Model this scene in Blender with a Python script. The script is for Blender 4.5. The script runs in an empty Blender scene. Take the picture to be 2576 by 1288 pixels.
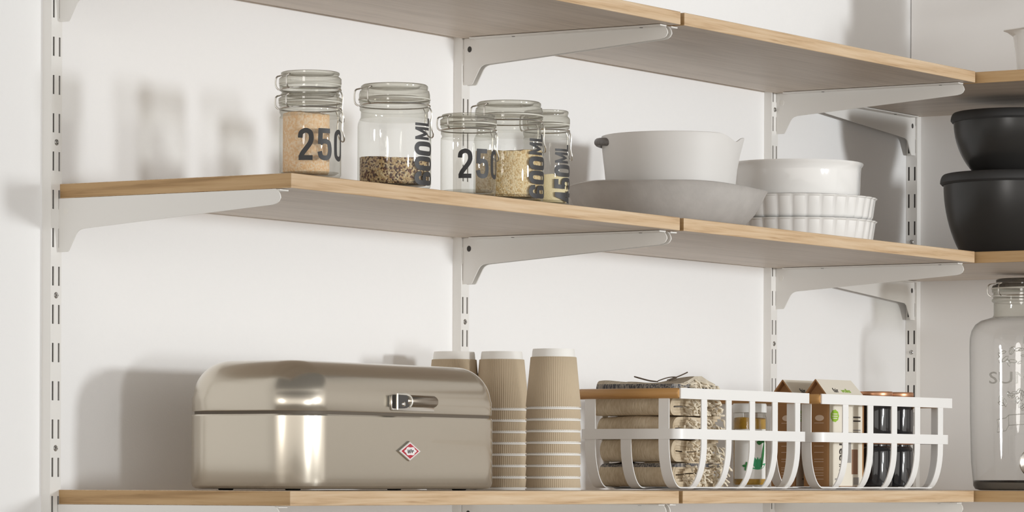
import bpy, bmesh, math, random
from math import sin, cos, pi, radians, sqrt, atan2, exp
from mathutils import Vector, Matrix

SC = bpy.context.scene
COL = SC.collection

# ------------------------------------------------------------------ camera
YAW, ROLL = 1.0003027, 0.0034138
cam_d = bpy.data.cameras.new('camera')
cam = bpy.data.objects.new('camera', cam_d)
COL.objects.link(cam)
SC.camera = cam
cam_d.sensor_fit = 'HORIZONTAL'
cam_d.sensor_width = 36.0
cam_d.lens = 9931.65 / 2576 * 36.0
cam_d.shift_x = 0.0
cam_d.shift_y = (1208.87 - 644.0) / 2576
cam_d.clip_start = 0.05
cam_d.clip_end = 60
_f = Vector((sin(YAW), cos(YAW), 0.00017))
_f.normalize()
_r = Vector((cos(YAW), -sin(YAW), 0))
_u = _r.cross(_f)
_r2 = cos(ROLL) * _r + sin(ROLL) * _u
_u2 = -sin(ROLL) * _r + cos(ROLL) * _u
M = Matrix((( _r2.x, _u2.x, -_f.x, -4.029033), (_r2.y, _u2.y, -_f.y, -3.290138),
            (_r2.z, _u2.z, -_f.z, 0.013168), (0, 0, 0, 1)))
cam.matrix_world = M

# ------------------------------------------------------------------ light and exposure
W = bpy.data.worlds.new('room_light')
SC.world = W
W.use_nodes = True
bg = W.node_tree.nodes['Background']
bg.inputs['Strength'].default_value = 1.0
# the rest of the room: bright around the horizon, dimmer ceiling
_tc = W.node_tree.nodes.new('ShaderNodeTexCoord')
_sx = W.node_tree.nodes.new('ShaderNodeSeparateXYZ')
W.node_tree.links.new(_tc.outputs['Generated'], _sx.inputs[0])
_rm = W.node_tree.nodes.new('ShaderNodeValToRGB')
_ab = W.node_tree.nodes.new('ShaderNodeMath')
_ab.operation = 'ABSOLUTE'
W.node_tree.links.new(_sx.outputs[2], _ab.inputs[0])
W.node_tree.links.new(_ab.outputs[0], _rm.inputs[0])
_e = _rm.color_ramp.elements
HORIZON, ZENITH = 1.18, 0.16
_e[0].position = 0.12
_e[0].color = (HORIZON, HORIZON * 0.955, HORIZON * 0.895, 1)
_e[1].position = 0.46
_e[1].color = (ZENITH, ZENITH * 0.96, ZENITH * 0.91, 1)
W.node_tree.links.new(_rm.outputs[0], bg.inputs['Color'])

def daylight(name, direction, energy, color, ang):
    d = bpy.data.lights.new(name, 'SUN')
    d.energy = energy
    d.angle = radians(ang)
    d.color = color
    o = bpy.data.objects.new(name, d)
    COL.objects.link(o)
    o.rotation_euler = Vector(direction).to_track_quat('-Z', 'Y').to_euler()

# windows on the room side; an added spot stands in for the main one
_kd = bpy.data.lights.new('key_lamp', 'SPOT')
_kd.energy = 420
_kd.color = (0.955, 0.985, 1.0)
_kd.spot_size = radians(52)
_kd.spot_blend = 1.0  # soft cone edge dims the left and upper wall
_kd.shadow_soft_size = 0.21
_ko = bpy.data.objects.new('key_lamp', _kd)
COL.objects.link(_ko)
_ko.location = (1.23, -5.15, 0.42)
_ko.rotation_euler = (Vector((1.22, 0, 0.02)) - Vector(_ko.location)).to_track_quat('-Z', 'Y').to_euler()
daylight('daylight_from_left_window', (0.200, 0.975, 0.040), 0.50, (0.955, 0.985, 1.0), 5.0)
daylight('daylight_from_side_window', (0.975, 0.200, -0.045), 0.28, (1.0, 0.975, 0.94), 11.0)

SC.view_settings.view_transform = 'Standard'
SC.view_settings.look = 'None'
SC.view_settings.exposure = -0.05
SC.view_settings.gamma = 1.0
SC.view_settings.use_curve_mapping = False
SC.cycles.transparent_max_bounces = 40
SC.cycles.max_bounces = 14
SC.cycles.diffuse_bounces = 6
SC.cycles.glossy_bounces = 6
SC.cycles.sample_clamp_indirect = 4.0

# ------------------------------------------------------------------ materials
def new_mat(name):
    m = bpy.data.materials.new(name)
    m.use_nodes = True
    nt = m.node_tree
    return m, nt, nt.nodes['Principled BSDF']

def mat(name, col, rough=0.5, metal=0.0, spec=0.5, bump=0.0, bscale=200, coat=0.0, var=0.0, vscale=8):
    m, nt, b = new_mat(name)
    b.inputs['Base Color'].default_value = (*col, 1)
    b.inputs['Roughness'].default_value = rough
    b.inputs['Metallic'].default_value = metal
    b.inputs['Specular IOR Level'].default_value = spec
    b.inputs['Coat Weight'].default_value = coat
    tc = nt.nodes.new('ShaderNodeTexCoord')
    if var > 0:
        n = nt.nodes.new('ShaderNodeTexNoise')
        n.inputs['Scale'].default_value = vscale
        n.inputs['Detail'].default_value = 5
        nt.links.new(tc.outputs['Object'], n.inputs['Vector'])
        mx = nt.nodes.new('ShaderNodeMix')
        mx.data_type = 'RGBA'
        mx.inputs[6].default_value = (*[c * (1 - var) for c in col], 1)
        mx.inputs[7].default_value = (*[min(1, c * (1 + var)) for c in col], 1)
        nt.links.new(n.outputs['Fac'], mx.inputs[0])
        nt.links.new(mx.outputs[2], b.inputs['Base Color'])
    if bump > 0:
        n = nt.nodes.new('ShaderNodeTexNoise')
        n.inputs['Scale'].default_value = bscale
        n.inputs['Detail'].default_value = 3
        nt.links.new(tc.outputs['Object'], n.inputs['Vector'])
        bp = nt.nodes.new('ShaderNodeBump')
        bp.inputs['Strength'].default_value = bump
        bp.inputs['Distance'].default_value = 0.001
        nt.links.new(n.outputs['Fac'], bp.inputs['Height'])
        nt.links.new(bp.outputs['Normal'], b.inputs['Normal'])
    return m

def ramp(nt, stops):
    r = nt.nodes.new('ShaderNodeValToRGB')
    el = r.color_ramp.elements
    while len(el) < len(stops):
        el.new(0.5)
    for e, (p, c) in zip(el, stops):
        e.position = p
        e.color = (*c, 1)
    return r

def wood(name, axis, tone=1.0, c0=(0.40, 0.245, 0.125), c1=(0.60, 0.42, 0.25), c2=(0.70, 0.535, 0.36)):
    m, nt, b = new_mat(name)
    tc = nt.nodes.new('ShaderNodeTexCoord')
    mp = nt.nodes.new('ShaderNodeMapping')
    s = [170, 170, 170]
    s[axis] = 7
    mp.inputs['Scale'].default_value = s
    nt.links.new(tc.outputs['Object'], mp.inputs['Vector'])
    n = nt.nodes.new('ShaderNodeTexNoise')
    n.inputs['Scale'].default_value = 1.0
    n.inputs['Detail'].default_value = 6
    n.inputs['Roughness'].default_value = 0.6
    n.inputs['Distortion'].default_value = 0.4
    nt.links.new(mp.outputs['Vector'], n.inputs['Vector'])
    mp2 = nt.nodes.new('ShaderNodeMapping')
    s2 = [38, 38, 38]
    s2[axis] = 2.2
    mp2.inputs['Scale'].default_value = s2
    nt.links.new(tc.outputs['Object'], mp2.inputs['Vector'])
    n2 = nt.nodes.new('ShaderNodeTexNoise')
    n2.inputs['Scale'].default_value = 1.0
    n2.inputs['Detail'].default_value = 3
    nt.links.new(mp2.outputs['Vector'], n2.inputs['Vector'])
    ad = nt.nodes.new('ShaderNodeMath')
    ad.operation = 'ADD'
    mu = nt.nodes.new('ShaderNodeMath')
    mu.operation = 'MULTIPLY'
    mu.inputs[1].default_value = 0.45
    nt.links.new(n2.outputs['Fac'], mu.inputs[0])
    mu2 = nt.nodes.new('ShaderNodeMath')
    mu2.operation = 'MULTIPLY'
    mu2.inputs[1].default_value = 0.55
    nt.links.new(n.outputs['Fac'], mu2.inputs[0])
    nt.links.new(mu.outputs[0], ad.inputs[0])
    nt.links.new(mu2.outputs[0], ad.inputs[1])
    r = ramp(nt, [(0.36, [c * tone for c in c0]), (0.48, [c * tone for c in c1]), (0.62, [c * tone for c in c2])])
    nt.links.new(ad.outputs[0], r.inputs[0])
    nt.links.new(r.outputs[0], b.inputs['Base Color'])
    b.inputs['Roughness'].default_value = 0.42
    b.inputs['Specular IOR Level'].default_value = 0.5
    return m

def glass(name, tint=(0.94, 0.943, 0.93), edge=(0.70, 0.70, 0.66), power=3.5, gloss=1.0, rough=0.02, body=0.0):
    """thin clear glass: light passes straight through, longer paths at the rim take more tint"""
    m = bpy.data.materials.new(name)
    m.use_nodes = True
    nt = m.node_tree
    nt.nodes.remove(nt.nodes['Principled BSDF'])
    out = nt.nodes['Material Output']
    tr = nt.nodes.new('ShaderNodeBsdfTransparent')
    gl = nt.nodes.new('ShaderNodeBsdfGlossy')
    gl.inputs['Roughness'].default_value = rough
    gl.inputs['Color'].default_value = (gloss, gloss, gloss, 1)
    lw = nt.nodes.new('ShaderNodeLayerWeight')
    lw.inputs['Blend'].default_value = 0.5
    pw = nt.nodes.new('ShaderNodeMath')
    pw.operation = 'POWER'
    pw.inputs[1].default_value = power
    nt.links.new(lw.outputs['Facing'], pw.inputs[0])
    mx = nt.nodes.new('ShaderNodeMix')
    mx.data_type = 'RGBA'
    mx.inputs[6].default_value = (*tint, 1)
    mx.inputs[7].default_value = (*edge, 1)
    nt.links.new(pw.outputs[0], mx.inputs[0])
    nt.links.new(mx.outputs[2], tr.inputs['Color'])
    p5 = nt.nodes.new('ShaderNodeMath')
    p5.operation = 'POWER'
    p5.inputs[1].default_value = 5.0
    nt.links.new(lw.outputs['Facing'], p5.inputs[0])
    fr = nt.nodes.new('ShaderNodeMath')
    fr.operation = 'MULTIPLY_ADD'
    fr.inputs[1].default_value = 0.60
    fr.inputs[2].default_value = 0.045
    nt.links.new(p5.outputs[0], fr.inputs[0])
    ms = nt.nodes.new('ShaderNodeMixShader')
    nt.links.new(fr.outputs[0], ms.inputs[0])
    nt.links.new(tr.outputs[0], ms.inputs[1])
    nt.links.new(gl.outputs[0], ms.inputs[2])
    last = ms
    if body > 0:
        df = nt.nodes.new('ShaderNodeBsdfDiffuse')
        df.inputs['Color'].default_value = (0.80, 0.79, 0.75, 1)
        m2 = nt.nodes.new('ShaderNodeMixShader')
        m2.inputs[0].default_value = body
        nt.links.new(ms.outputs[0], m2.inputs[1])
        nt.links.new(df.outputs[0], m2.inputs[2])
        last = m2
    nt.links.new(last.outputs[0], out.inputs['Surface'])
    return m

def grains(name, cols, scale, bump=0.6, stretch=(1, 1, 1)):
    m, nt, b = new_mat(name)
    tc = nt.nodes.new('ShaderNodeTexCoord')
    mp = nt.nodes.new('ShaderNodeMapping')
    mp.inputs['Scale'].default_value = stretch
    nt.links.new(tc.outputs['Object'], mp.inputs['Vector'])
    v = nt.nodes.new('ShaderNodeTexVoronoi')
    v.inputs['Scale'].default_value = scale
    nt.links.new(mp.outputs['Vector'], v.inputs['Vector'])
    sp = nt.nodes.new('ShaderNodeSeparateColor')
    nt.links.new(v.outputs['Color'], sp.inputs[0])
    n = len(cols)
    r = ramp(nt, [(i / max(1, n), c) for i, c in enumerate(cols)])
    r.color_ramp.interpolation = 'CONSTANT'
    nt.links.new(sp.outputs[0], r.inputs[0])
    nt.links.new(r.outputs[0], b.inputs['Base Color'])
    bp = nt.nodes.new('ShaderNodeBump')
    bp.inputs['Strength'].default_value = bump
    bp.inputs['Distance'].default_value = 0.0015
    bp.invert = True
    nt.links.new(v.outputs['Distance'], bp.inputs['Height'])
    nt.links.new(bp.outputs['Normal'], b.inputs['Normal'])
    b.inputs['Roughness'].default_value = 0.7
    return m

def linen(name, bands=None, base=(0.50, 0.40, 0.27), lite=(0.66, 0.56, 0.42), dark=(0.09, 0.09, 0.10)):
    """woven linen; bands = list of (z_low, z_high) stripes of dark weave in object space"""
    m, nt, b = new_mat(name)
    tc = nt.nodes.new('ShaderNodeTexCoord')
    mp = nt.nodes.new('ShaderNodeMapping')
    mp.inputs['Scale'].default_value = (60, 420, 90)
    nt.links.new(tc.outputs['Object'], mp.inputs['Vector'])
    n = nt.nodes.new('ShaderNodeTexNoise')
    n.inputs['Scale'].default_value = 1.0
    n.inputs['Detail'].default_value = 4
    nt.links.new(mp.outputs['Vector'], n.inputs['Vector'])
    r = ramp(nt, [(0.3, base), (0.7, lite)])
    nt.links.new(n.outputs['Fac'], r.inputs[0])
    col = r.outputs[0]
    if bands:
        sx = nt.nodes.new('ShaderNodeSeparateXYZ')
        nt.links.new(tc.outputs['Object'], sx.inputs[0])
        mp3 = nt.nodes.new('ShaderNodeMapping')
        mp3.inputs['Scale'].default_value = (500, 500, 40)
        nt.links.new(tc.outputs['Object'], mp3.inputs['Vector'])
        nn = nt.nodes.new('ShaderNodeTexNoise')
        nn.inputs['Scale'].default_value = 1.0
        nn.inputs['Detail'].default_value = 2
        nt.links.new(mp3.outputs['Vector'], nn.inputs['Vector'])
        rr = ramp(nt, [(0.42, dark), (0.60, (0.36, 0.33, 0.29))])
        nt.links.new(nn.outputs['Fac'], rr.inputs[0])
        for z0, z1 in bands:
            a = nt.nodes.new('ShaderNodeMath'); a.operation = 'GREATER_THAN'; a.inputs[1].default_value = z0
            c = nt.nodes.new('ShaderNodeMath'); c.operation = 'LESS_THAN'; c.inputs[1].default_value = z1
            nt.links.new(sx.outputs[2], a.inputs[0])
            nt.links.new(sx.outputs[2], c.inputs[0])
            mu = nt.nodes.new('ShaderNodeMath'); mu.operation = 'MULTIPLY'
            nt.links.new(a.outputs[0], mu.inputs[0])
            nt.links.new(c.outputs[0], mu.inputs[1])
            mx = nt.nodes.new('ShaderNodeMix'); mx.data_type = 'RGBA'
            nt.links.new(mu.outputs[0], mx.inputs[0])
            nt.links.new(col, mx.inputs[6])
            nt.links.new(rr.outputs[0], mx.inputs[7])
            col = mx.outputs[2]
    nt.links.new(col, b.inputs['Base Color'])
    b.inputs['Roughness'].default_value = 0.95
    b.inputs['Specular IOR Level'].default_value = 0.1
    bp = nt.nodes.new('ShaderNodeBump')
    bp.inputs['Strength'].default_value = 0.5
    bp.inputs['Distance'].default_value = 0.001
    nt.links.new(n.outputs['Fac'], bp.inputs['Height'])
    nt.links.new(bp.outputs['Normal'], b.inputs['Normal'])
    return m

MT = dict(
    wall=mat('white_wall_paint', (0.905, 0.90, 0.895), 0.9, spec=0.2, bump=0.25, bscale=420),
    wallr=mat('white_panel_paint', (0.90, 0.885, 0.87), 0.85, spec=0.2),
    floor=mat('beige_floor', (0.58, 0.52, 0.45), 0.6, var=0.1),
    white=mat('white_lacquered_steel', (0.84, 0.825, 0.795), 0.38),
    slotshade=mat('dark_slot_shade', (0.20, 0.19, 0.18), 0.6),  # dark grey stands for the shade seen through the slots
    steel=mat('zinc_screw', (0.50, 0.49, 0.47), 0.35, metal=0.9),
    hole=mat('dark_hole', (0.07, 0.065, 0.06), 0.8),
    oakx=wood('oak_laminate_x', 0),
    oaky=wood('oak_laminate_y_shaded', 1, 1.0, (0.33, 0.195, 0.080), (0.48, 0.305, 0.142), (0.56, 0.375, 0.195)),  # darker copy of the oak, shade of left-facing edges put into the colour
    oaky_end=wood('oak_edging_y_shaded', 1, 1.0, (0.33, 0.195, 0.080), (0.48, 0.305, 0.142), (0.56, 0.375, 0.195)),  # same darkened tone for shelf ends, shade included in the colour
    oakx_end=wood('oak_edging_x', 0, 0.8),
    facex=wood('oak_laminate_face_x', 0, 1.0, (0.50, 0.42, 0.345), (0.60, 0.51, 0.425), (0.66, 0.57, 0.48)),
    facey=wood('oak_laminate_face_y', 1, 1.0, (0.50, 0.42, 0.345), (0.60, 0.51, 0.425), (0.66, 0.57, 0.48)),
    glass=glass('clear_jar_glass'),
    lidglass=glass('thick_lid_glass', (0.86, 0.855, 0.81), (0.40, 0.38, 0.32), 1.6, rough=0.06, body=0.14),
    neckglass=glass('ribbed_neck_glass', (0.90, 0.90, 0.87), (0.52, 0.51, 0.46), 1.8, rough=0.05, body=0.08),
    dispglass=glass('dispenser_glass', (0.945, 0.945, 0.94), (0.18, 0.17, 0.155), 4.5),
    dispbase=glass('thick_dispenser_glass', (0.46, 0.44, 0.41), (0.12, 0.11, 0.10), 1.2),
    emboss=glass('embossed_glass', (0.74, 0.74, 0.72), (0.50, 0.50, 0.48), 2.0, rough=0.15, body=0.2),
    gasket=mat('milky_rubber', (0.62, 0.60, 0.53), 0.5),
    wire=mat('bright_wire', (0.72, 0.70, 0.66), 0.22, metal=1.0),
    ink=mat('dark_grey_ink', (0.030, 0.029, 0.030), 0.5),
    quinoa=grains('mixed_quinoa', [(0.50, 0.33, 0.16), (0.66, 0.50, 0.28), (0.10, 0.05, 0.03), (0.58, 0.40, 0.20), (0.16, 0.07, 0.04), (0.72, 0.58, 0.36)], 430, 0.9),
    bulgur=grains('golden_bulgur', [(0.78, 0.60, 0.34), (0.84, 0.68, 0.42), (0.62, 0.42, 0.18), (0.80, 0.64, 0.38), (0.70, 0.50, 0.24)], 420, 0.6),
    lentil=grains('orange_lentils', [(0.88, 0.62, 0.38), (0.85, 0.55, 0.30), (0.90, 0.69, 0.48)], 420, 0.3),
    semolina=mat('pale_semolina', (0.86, 0.74, 0.46), 0.9, bump=0.5, bscale=900),
    bowlgrey=mat('light_grey_ceramic', (0.69, 0.67, 0.645), 0.55, bump=0.05, bscale=900),
    darkglaze=mat('speckled_dark_glaze', (0.16, 0.15, 0.145), 0.4, var=0.5, vscale=300),
    dishgrey=mat('brushed_grey_tin', (0.50, 0.475, 0.45), 0.55, metal=0.1, var=0.14, vscale=45, bump=0.25, bscale=160),
    porcelain=mat('white_glazed_porcelain', (0.86, 0.845, 0.82), 0.09, coat=0.6),
    enamel=mat('white_enamel', (0.82, 0.80, 0.77), 0.25),
    black=mat('matt_black_metal', (0.028, 0.027, 0.026), 0.30, spec=0.5),
    blacklid=mat('black_silicone', (0.035, 0.035, 0.036), 0.55),
    bin=mat('champagne_metallic_lacquer', (0.64, 0.585, 0.495), 0.24, metal=0.9, coat=0.5),
    seam=mat('dark_seam', (0.12, 0.095, 0.07), 0.6),
    chrome=mat('polished_chrome', (0.80, 0.77, 0.72), 0.12, metal=1.0),
    latchrim=mat('satin_nickel', (0.78, 0.75, 0.68), 0.38, metal=0.5),
    pewter=mat('brushed_pewter', (0.40, 0.355, 0.30), 0.26, metal=1.0),
    red=mat('red_enamel', (0.48, 0.03, 0.05), 0.35),
    whitelogo=mat('white_enamel_logo', (0.85, 0.80, 0.79), 0.4),
    kraftcup=mat('ripple_kraft_paper', (0.56, 0.455, 0.325), 0.85, spec=0.2),
    cupwhite=mat('white_cup_paper', (0.86, 0.84, 0.80), 0.6),
    basket=mat('white_powder_coat', (0.86, 0.85, 0.83), 0.4),
    rod=wood('beech_rod', 1, 1.0, (0.42, 0.20, 0.06), (0.52, 0.28, 0.095), (0.58, 0.33, 0.13)),
    linen=linen('natural_linen'),
    linen_low=linen('natural_linen_dark_top_band', [(0.0300, 0.0360)]),
    linen_top=linen('natural_linen_dark_side_band', [(0.0060, 0.0185)], base=(0.48, 0.42, 0.33), lite=(0.62, 0.56, 0.46)),
    linen_back=linen('natural_linen_dark_low_band', [(0.0, 0.0030)]),
    fringe=mat('cream_linen_fringe', (0.80, 0.72, 0.58), 0.95, spec=0.1, var=0.18, vscale=60),
    twine=mat('brown_twine', (0.13, 0.10, 0.075), 0.9),
    kraft=mat('brown_kraft_board', (0.40, 0.215, 0.095), 0.8, spec=0.2, var=0.08, vscale=30),
    cream=mat('cream_printed_board', (0.80, 0.745, 0.64), 0.7, spec=0.2),
    green=mat('green_print', (0.30, 0.52, 0.04), 0.7),
    leaf=mat('green_leaf_print', (0.05, 0.36, 0.16), 0.7),
    leafdark=mat('dark_green_leaf_print', (0.03, 0.20, 0.05), 0.7),
    print=mat('dark_print', (0.06, 0.05, 0.045), 0.8),
    greyprint=mat('grey_print', (0.36, 0.34, 0.32), 0.8),
    palepr=mat('pale_print', (0.78, 0.62, 0.48), 0.8),
    brownpr=mat('brown_print', (0.28, 0.15, 0.09), 0.8),
    copper=mat('copper_lid', (0.62, 0.32, 0.18), 0.35, metal=0.8),
    blackglass=mat('black_glass', (0.018, 0.018, 0.020), 0.10, coat=1.0),
    whitelid=mat('white_screw_lid', (0.84, 0.84, 0.82), 0.35),
    label=mat('white_paper_label', (0.85, 0.84, 0.81), 0.6),
    brine=mat('golden_preserve', (0.48, 0.27, 0.03), 0.25, var=0.5, vscale=90),
)

# ------------------------------------------------------------------ mesh helpers
def finish(name, me, m, parent=None, loc=None, smooth=True, angle=35):
    if isinstance(m, (list, tuple)):
        for k in m:
            me.materials.append(k)
    else:
        me.materials.append(m)
    if smooth:
        me.polygons.foreach_set('use_smooth', [True] * len(me.polygons))
        me.set_sharp_from_angle(angle=radians(angle))
    me.update()
    o = bpy.data.objects.new(name, me)
    COL.objects.link(o)
    if parent is not None:
        o.parent = parent
    if loc is not None:
        o.location = loc
    return o

def from_bm(name, bm, m, parent=None, loc=None, smooth=True, angle=35, recalc=True):
    if recalc:
        bmesh.ops.recalc_face_normals(bm, faces=bm.faces[:])
    me = bpy.data.meshes.new(name)
    bm.to_mesh(me)
    bm.free()
    return finish(name, me, m, parent, loc, smooth, angle)

def raw(name, vs, fs, m, parent=None, loc=None, smooth=True, angle=35, recalc=False):
    me = bpy.data.meshes.new(name)
    me.from_pydata([tuple(v) for v in vs], [], fs)
    if recalc:
        bm = bmesh.new(); bm.from_mesh(me)
        bmesh.ops.recalc_face_normals(bm, faces=bm.faces[:])
        bm.to_mesh(me); bm.free()
    return finish(name, me, m, parent, loc, smooth, angle)

def tag(o, label, cat, group=None, kind=None):
    o['label'] = label
    o['category'] = cat
    if group:
        o['group'] = group
    if kind:
        o['kind'] = kind
    return o

def thing(name, label, cat, loc=(0, 0, 0), rz=0.0, group=None):
    o = bpy.data.objects.new(name, None)
    o.empty_display_size = 0.02
    COL.objects.link(o)
    o.location = loc
    o.rotation_euler = (0, 0, rz)
    return tag(o, label, cat, group)

def dup(root, loc, label, rz=None):
    r = root.copy()
    COL.objects.link(r)
    r.location = loc
    if rz is not None:
        r.rotation_euler = (0, 0, rz)
    r['label'] = label
    for ch in list(root.children):
        c = ch.copy()
        COL.objects.link(c)
        c.parent = r
        for g in ch.children:
            d = g.copy()
            COL.objects.link(d)
            d.parent = c
    return r

def structure(o):
    o['kind'] = 'structure'
    return o

def add_box(bm, x0, x1, y0, y1, z0, z1, bev=0.0, seg=2, mi=0):
    v = [bm.verts.new((x, y, z)) for x in (x0, x1) for y in (y0, y1) for z in (z0, z1)]
    q = [(0, 1, 3, 2), (4, 6, 7, 5), (0, 4, 5, 1), (2, 3, 7, 6), (0, 2, 6, 4), (1, 5, 7, 3)]
    fs = [bm.faces.new([v[i] for i in a]) for a in q]
    for f in fs:
        f.material_index = mi
    if bev > 0:
        es = list({e for f in fs for e in f.edges})
        bmesh.ops.bevel(bm, geom=es, offset=bev, segments=seg, affect='EDGES', profile=0.5)

def box(name, x0, x1, y0, y1, z0, z1, m, parent=None, bev=0.0, seg=2, loc=None):
    bm = bmesh.new()
    add_box(bm, x0, x1, y0, y1, z0, z1, bev, seg)
    return from_bm(name, bm, m, parent, loc)

def lathe_data(prof, n=64, fn=None):
    vs, fs, rings = [], [], []
    for r, z in prof:
        if r < 1e-7:
            rings.append([len(vs)])
            vs.append((0, 0, z))
        else:
            ring = []
            for i in range(n):
                a = 2 * pi * i / n
                x, y, zz = r * cos(a), r * sin(a), z
                if fn:
                    x, y, zz = fn(x, y, zz, a, r)
                ring.append(len(vs))
                vs.append((x, y, zz))
            rings.append(ring)
    for a, b in zip(rings[:-1], rings[1:]):
        for i in range(n):
            j = (i + 1) % n
            if len(a) == 1 and len(b) == 1:
                continue
            if len(a) == 1:
                fs.append((a[0], b[j], b[i]))
            elif len(b) == 1:
                fs.append((a[i], a[j], b[0]))
            else:
                fs.append((a[i], a[j], b[j], b[i]))
    return vs, fs

def lathe(name, prof, m, parent=None, n=64, loc=None, fn=None, angle=40):
    vs, fs = lathe_data(prof, n, fn)
    return raw(name, vs, fs, m, parent, loc, True, angle)

def tube_into(bm, pts, rad, n=8, closed=False, mi=0):
    pts = [Vector(p) for p in pts]
    N = len(pts)
    rings = []
    prev = None
    for i, p in enumerate(pts):
        if closed:
            t = pts[(i + 1) % N] - pts[i - 1]
        else:
            t = pts[min(i + 1, N - 1)] - pts[max(i - 1, 0)]
        t.normalize()
        if prev is None:
            a = Vector((0, 0, 1)) if abs(t.z) < 0.9 else Vector((1, 0, 0))
            nrm = t.cross(a).normalized()
        else:
            nrm = (prev - t * prev.dot(t)).normalized()
        prev = nrm
        b = t.cross(nrm)
        r = rad[i] if isinstance(rad, (list, tuple)) else rad
        rings.append([bm.verts.new(p + r * (cos(2 * pi * k / n) * nrm + sin(2 * pi * k / n) * b)) for k in range(n)])
    rng = range(N) if closed else range(N - 1)
    for i in rng:
        a, b2 = rings[i], rings[(i + 1) % N]
        for k in range(n):
            f = bm.faces.new((a[k], a[(k + 1) % n], b2[(k + 1) % n], b2[k]))
            f.material_index = mi
    if not closed:
        bm.faces.new(rings[0][::-1]).material_index = mi
        bm.faces.new(rings[-1]).material_index = mi

def tube(name, pts, rad, m, parent=None, n=8, closed=False, loc=None):
    bm = bmesh.new()
    tube_into(bm, pts, rad, n, closed)
    return from_bm(name, bm, m, parent, loc)

def smooth_path(pts, k=6, closed=False):
    """Catmull-Rom through the points"""
    P = [Vector(p) for p in pts]
    out = []
    N = len(P)
    rng = N if closed else N - 1
    for i in range(rng):
        p0 = P[(i - 1) % N] if closed else P[max(i - 1, 0)]
        p1 = P[i]
        p2 = P[(i + 1) % N]
        p3 = P[(i + 2) % N] if closed else P[min(i + 2, N - 1)]
        for j in range(k):
            t = j / k
            out.append(0.5 * ((2 * p1) + (-p0 + p2) * t + (2 * p0 - 5 * p1 + 4 * p2 - p3) * t * t + (-p0 + 3 * p1 - 3 * p2 + p3) * t ** 3))
    if not closed:
        out.append(P[-1])
    return out

def strap_into(bm, pts, wdir, width, thick, closed=False):
    """flat metal strip swept along a path; wdir = direction of its width"""
    P = [Vector(p) for p in pts]
    w = Vector(wdir).normalized() * (width / 2)
    N = len(P)
    rings = []
    for i, p in enumerate(P):
        if closed:
            t = P[(i + 1) % N] - P[i - 1]
        else:
            t = P[min(i + 1, N - 1)] - P[max(i - 1, 0)]
        nrm = t.cross(Vector(wdir)).normalized() * (thick / 2)
        rings.append([bm.verts.new(p + a * w + b * nrm) for a, b in ((-1, -1), (1, -1), (1, 1), (-1, 1))])
    rng = range(N) if closed else range(N - 1)
    for i in rng:
        a, b = rings[i], rings[(i + 1) % N]
        for k in range(4):
            bm.faces.new((a[k], a[(k + 1) % 4], b[(k + 1) % 4], b[k]))
    if not closed:
        bm.faces.new(rings[0][::-1])
        bm.faces.new(rings[-1])

def strap(name, pts, wdir, width, thick, m, parent=None, closed=False):
    bm = bmesh.new()
    strap_into(bm, pts, wdir, width, thick, closed)
    return from_bm(name, bm, m, parent, angle=25)

def prism_x(bm, poly, x0, x1, mi=0):
    """polygon in (y,z) extruded along x"""
    a = [bm.verts.new((x0, y, z)) for y, z in poly]
    b = [bm.verts.new((x1, y, z)) for y, z in poly]
    n = len(poly)
    bm.faces.new(a[::-1]).material_index = mi
    bm.faces.new(b).material_index = mi
    for i in range(n):
        bm.faces.new((a[i], a[(i + 1) % n], b[(i + 1) % n], b[i])).material_index = mi

# -- lettering -----------------------------------------------------
GLYPH = {   # centre lines of condensed characters in a box 0.5 wide, 1 high; True = smooth curve
    '0': (0.50, [(True, True, [(0.07, 0.30), (0.07, 0.70), (0.11, 0.87), (0.25, 0.935), (0.39, 0.87), (0.43, 0.70), (0.43, 0.30), (0.39, 0.13), (0.25, 0.065), (0.11, 0.13)])]),
    '2': (0.50, [(False, True, [(0.07, 0.70), (0.10, 0.86), (0.25, 0.935), (0.39, 0.87), (0.43, 0.70), (0.39, 0.54), (0.28, 0.38), (0.15, 0.21), (0.085, 0.065)]), (False, False, [(0.02, 0.065), (0.47, 0.065)])]),
    '4': (0.54, [(False, False, [(0.36, 0.0), (0.36, 1.0)]), (False, False, [(0.33, 0.95), (0.08, 0.27), (0.53, 0.27)])]),
    '5': (0.50, [(False, False, [(0.44, 0.935), (0.10, 0.935), (0.085, 0.50)]), (False, True, [(0.085, 0.51), (0.16, 0.585), (0.27, 0.60), (0.39, 0.55), (0.43, 0.40), (0.43, 0.25), (0.38, 0.11), (0.25, 0.065), (0.12, 0.11), (0.07, 0.27)])]),
    '6': (0.50, [(False, True, [(0.43, 0.72), (0.39, 0.87), (0.25, 0.935), (0.11, 0.87), (0.07, 0.70), (0.07, 0.45), (0.07, 0.28)]), (True, True, [(0.07, 0.30), (0.07, 0.42), (0.14, 0.53), (0.27, 0.565), (0.39, 0.51), (0.43, 0.37), (0.43, 0.26), (0.39, 0.12), (0.25, 0.065), (0.11, 0.12)])]),
    'M': (0.66, [(False, False, [(0.07, 0.0), (0.07, 1.0)]), (False, False, [(0.08, 0.95), (0.33, 0.25), (0.58, 0.95)]), (False, False, [(0.59, 0.0), (0.59, 1.0)])]),
    'L': (0.44, [(False, False, [(0.07, 1.0), (0.07, 0.065), (0.43, 0.065)])]),
}

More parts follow.
